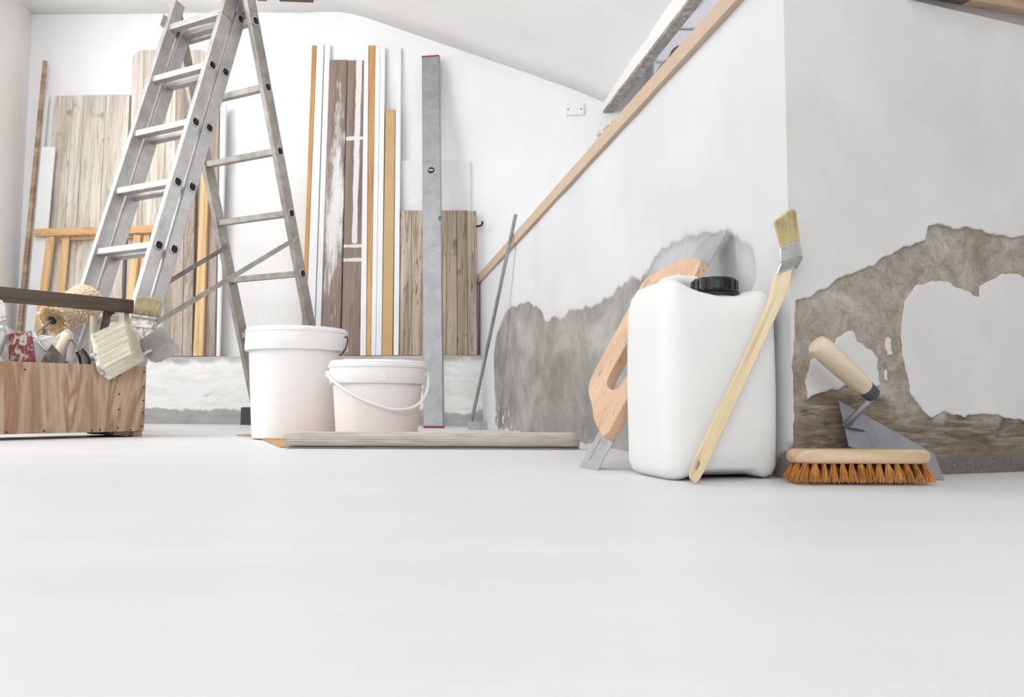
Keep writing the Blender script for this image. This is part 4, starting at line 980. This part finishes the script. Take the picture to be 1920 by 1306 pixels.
# ================================================================== bent long-handled brush
def long_brush():
    y0, y1 = 1.112, 1.142
    def Q(px, py, d=0.0): t = (906-py)/(906-480); return aty(px, py, y0 + (y1-y0)*min(1, max(0, t)) + d)
    foot = onfloor(1301, 906); root = thing('radiator_brush', V(foot.x, foot.y, 0), 'long pale handled brush with bent chrome neck leaning across the jerrycan', 'brush')
    left = [(1296, 898), (1295, 888), (1304, 862), (1340, 785), (1380, 701), (1420, 616), (1441, 570), (1449, 545), (1455, 514)]
    right = [(1486, 503), (1482, 530), (1474, 556), (1462, 580), (1440, 628), (1400, 714), (1360, 801), (1324, 878), (1312, 899), (1304, 906)]
    ax = Q(1465, 510) - Q(1303, 900); Mx = frame(Q(1390, 700), ax, (0, -1, 0)); Mi = Mx.inverted()
    loop = [Vector((*p, 0)) for p in left + right]
    outp = [Mi @ Q(p.x, p.y) for p in loop]
    hole_c = (1308, 872); hole = [Mi @ Q(hole_c[0] + dx, hole_c[1] + dy) for dx, dy in ((3, -9), (5, -6), (4, 0), (0, 7), (-3, 9), (-4, 5), (-2, -2))]
    plate('handle', outp, [hole], Mi.to_3x3() @ V(0, .013, 0), PALEWOOD, root, bevel=.003, M=Mx, smooth=True)
    d = V(.012, .014, 0)
    fer = MB(); s1 = [Q(1455, 516, -.002), Q(1487, 501, -.002), Q(1498, 480, -.004), Q(1463, 493, -.004)]; fer.prism(s1, d); fer.build('ferrule_lower', CHROME, root, bevel=.0015)
    s2 = [Q(1463, 493, -.004), Q(1498, 480, -.004), Q(1492, 449, -.002), Q(1461, 463, -.002)]; MB().prism(s2, d).build('ferrule_upper', CHROME, root, bevel=.0015)
    for p in ((1462, 508), (1478, 500), (1470, 466)): MB().lathe([(.0012, 0), (.0012, .0012)], Q(*p, -.003), 8, (0, -1, 0)).build('rivet', STEEL_DARK, root)
    b0, b1 = Q(1461.5, 463, -.0012), Q(1491.5, 449, -.0012); exb = b1-b0; L = Q(1467, 402, .004) - (b0+b1)/2
    mb = MB(); mb.hexa([b0 + exb*.03 + d*.05, b0 + exb*.97 + d*.05, b0 + exb*.97 + d*.9, b0 + exb*.03 + d*.9] + [b0 + exb*.03 + d*.1 + L*.85, b0 + exb*.95 + d*.1 + L*.93, b0 + exb*.95 + d*.8 + L*.93, b0 + exb*.03 + d*.8 + L*.85])
    bristle_pad(mb, b0 + d*.02, exb, d*.95, L, 1800, .00033, .16, .03, lambda a, b: .9 + .17*a)
    mb.build('bristles', BRISTLE, root, recalc=False)
long_brush()

# ================================================================== scrubbing brush
def scrub():
    c = V(.503, 1.132, 0); x = V(1, .0, 0); L, Wd = .205, .058; z0, z1 = .0305, .0495
    root = thing('scrubbing_brush', c, 'oval wooden scrubbing brush with orange coir bristles on the floor', 'brush')
    def stad(l, w_, z):
        out = []; r = w_/2; h = l/2 - r
        for k in range(12): a = -math.pi/2 + math.pi*k/11; out.append(V(h + r*math.cos(a), r*math.sin(a), z))
        for k in range(12): a = math.pi/2 + math.pi*k/11; out.append(V(-h + r*math.cos(a), r*math.sin(a), z))
        return out
    Mx = Matrix.Translation(c)
    MB().rings([stad(L-.01, Wd-.008, z0), stad(L-.002, Wd-.002, z0+.004), stad(L, Wd, z0+.009), stad(L-.002, Wd-.002, z0+.0145), stad(L-.014, Wd-.012, z1)], True).build('block', SCRUBWOOD, root, smooth=True, M=Mx, angle=60)
    protos = []
    for v in range(6):
        mb = MB()
        for _ in range(34):
            a = random.uniform(0, 6.283); rr = random.uniform(0, .0028); p = V(math.cos(a)*rr, math.sin(a)*rr, 0)
            sp = random.uniform(.0, .0085); a2 = a + random.uniform(-.8, .8)
            q = V(math.cos(a2)*sp*.95, math.sin(a2)*sp, -.0298 + random.uniform(0, .004)); mb.strand(p, q, .00048, bend=(random.uniform(-.0018, .0018), random.uniform(-.0018, .0018), 0), tip=.8)
        protos.append(mb)
    made = {}
    rows = [(-.0215, 14), (-.008, 15), (.0065, 15), (.020, 14)]
    for yy, n in rows:
        half = (L/2 - .012) - (Wd/2 - math.sqrt(max(0, (Wd/2)**2 - yy**2)))*.7
        for i in range(n):
            xx = -half + 2*half*i/(n-1); v = random.randrange(6)
            out = .30*(xx/half)**3; tilt = Matrix.Rotation(-out, 4, 'Y') @ Matrix.Rotation(.22*(yy/.022), 4, 'X')
            m = Matrix.Translation(c + V(xx, yy, z0+.001)) @ tilt @ Matrix.Rotation(random.uniform(-.3, .3), 4, 'Z') @ Matrix.Scale(1/math.cos(min(.4, abs(out)))*.985, 4)
            if v not in made: made[v] = protos[v].build('tuft', COIR, root, M=m, recalc=False)
            else: copy_leaf(made[v], root, m)
scrub()

# ================================================================== brick trowel
def trowel():
    T = onfloor(1771, 900); A = onret(1572, 750, .006); Bp = aty(1592, 836, 1.172); n = (T-A).cross(Bp-A).normalized()
    if n.y > 0: n = -n
    P = lambda px, py, o=0.0: onplane(px, py, A + n*o, n)
    root = thing('brick_trowel', T, 'brick trowel with pale wooden handle leaning on the crumbling wall', 'trowel')
    MB().prism([A, P(1752, 850), T, P(1722, 893), Bp], -n*.0016).build('blade', STEEL_DARK, root)
    k0 = P(1588, 795, .001); k1 = aty(1600, 782, k0.y - .015); k2 = aty(1633, 748, 1.152); k3 = aty(1638, 740, 1.151); k4 = aty(1632, 732, 1.150)
    MB().tube([P(1622, 806, .0015), P(1600, 799, .003), k0, k1, k1.lerp(k2, .5), k2, k3, k4], [.0025, .005, .007, .0052, .0046, .0046, .0046, .0042], 12).build('tang', STEEL_DARK, root, smooth=True)
    h0, h1 = aty(1637, 740, 1.150), aty(1531, 644, 1.118); ax = h1-h0; L = ax.length; Mx = frame(h0, ax, (0, 0, 1))
    MB().lathe([(.0095, -.002), (.0115, 0), (.0125, .016), (.0118, .0175)], (0, 0, 0), 24, (1, 0, 0)).build('ferrule', RUBBER, root, smooth=True, M=Mx)
    MB().lathe([(.0118, .016), (.0148, .034), (.0162, .055), (.0168, L*.62), (.0172, L*.85), (.0168, L-.008), (.0145, L-.001), (.004, L+.001)], (0, 0, 0), 28, (1, 0, 0)).build('handle', PALEWOOD2, root, smooth=True, M=Mx)
trowel()

# ================================================================== rubbish on the parapet
def ragged(name, pts, off, th, mat, label, cat):
    P = [onlow(px - 3, py - 5, off) for px, py in pts]
    return tag(MB().prism(P, -LWN*th).build(name, mat), label, cat)
ragged('torn_cardboard', [(1160, 232), (1176, 212), (1188, 190), (1196, 186), (1204, 172), (1213, 156), (1224, 152), (1231, 143), (1240, 129), (1250, 117), (1257, 116), (1262, 124), (1200, 200)], -.012, .05, TORN, 'torn brown cardboard edge lying along the parapet top', 'cardboard')
ragged('torn_cardboard', [(965, 462), (985, 440), (1000, 420), (1022, 398), (1040, 377), (1062, 352), (1078, 332), (1086, 322), (1090, 328), (1030, 396)], -.012, .04, TORN, 'thin ragged brown strip on the parapet top toward the far wall', 'strip')
ragged('dark_offcut', [(1254, 117), (1262, 100), (1266, 95), (1274, 90), (1276, 104), (1262, 122)], -.065, .03, BLACK, 'small black offcut lying on the parapet top', 'offcut')
mb = MB()
for px, py in ((1126, 251), (1131, 246), (1137, 240), (1142, 236), (1147, 233), (1134, 249)):
    p = onlow(px, py, -.02); mb.lathe([(.004, -.012), (.013, -.004), (.011, .006), (.003, .011)], p, 7)
tag(mb.build('plaster_crumbs', CRUMB), 'pale crumbled plaster heap on the parapet top', 'crumbs', kind='stuff')
bpy.context.view_layer.update()
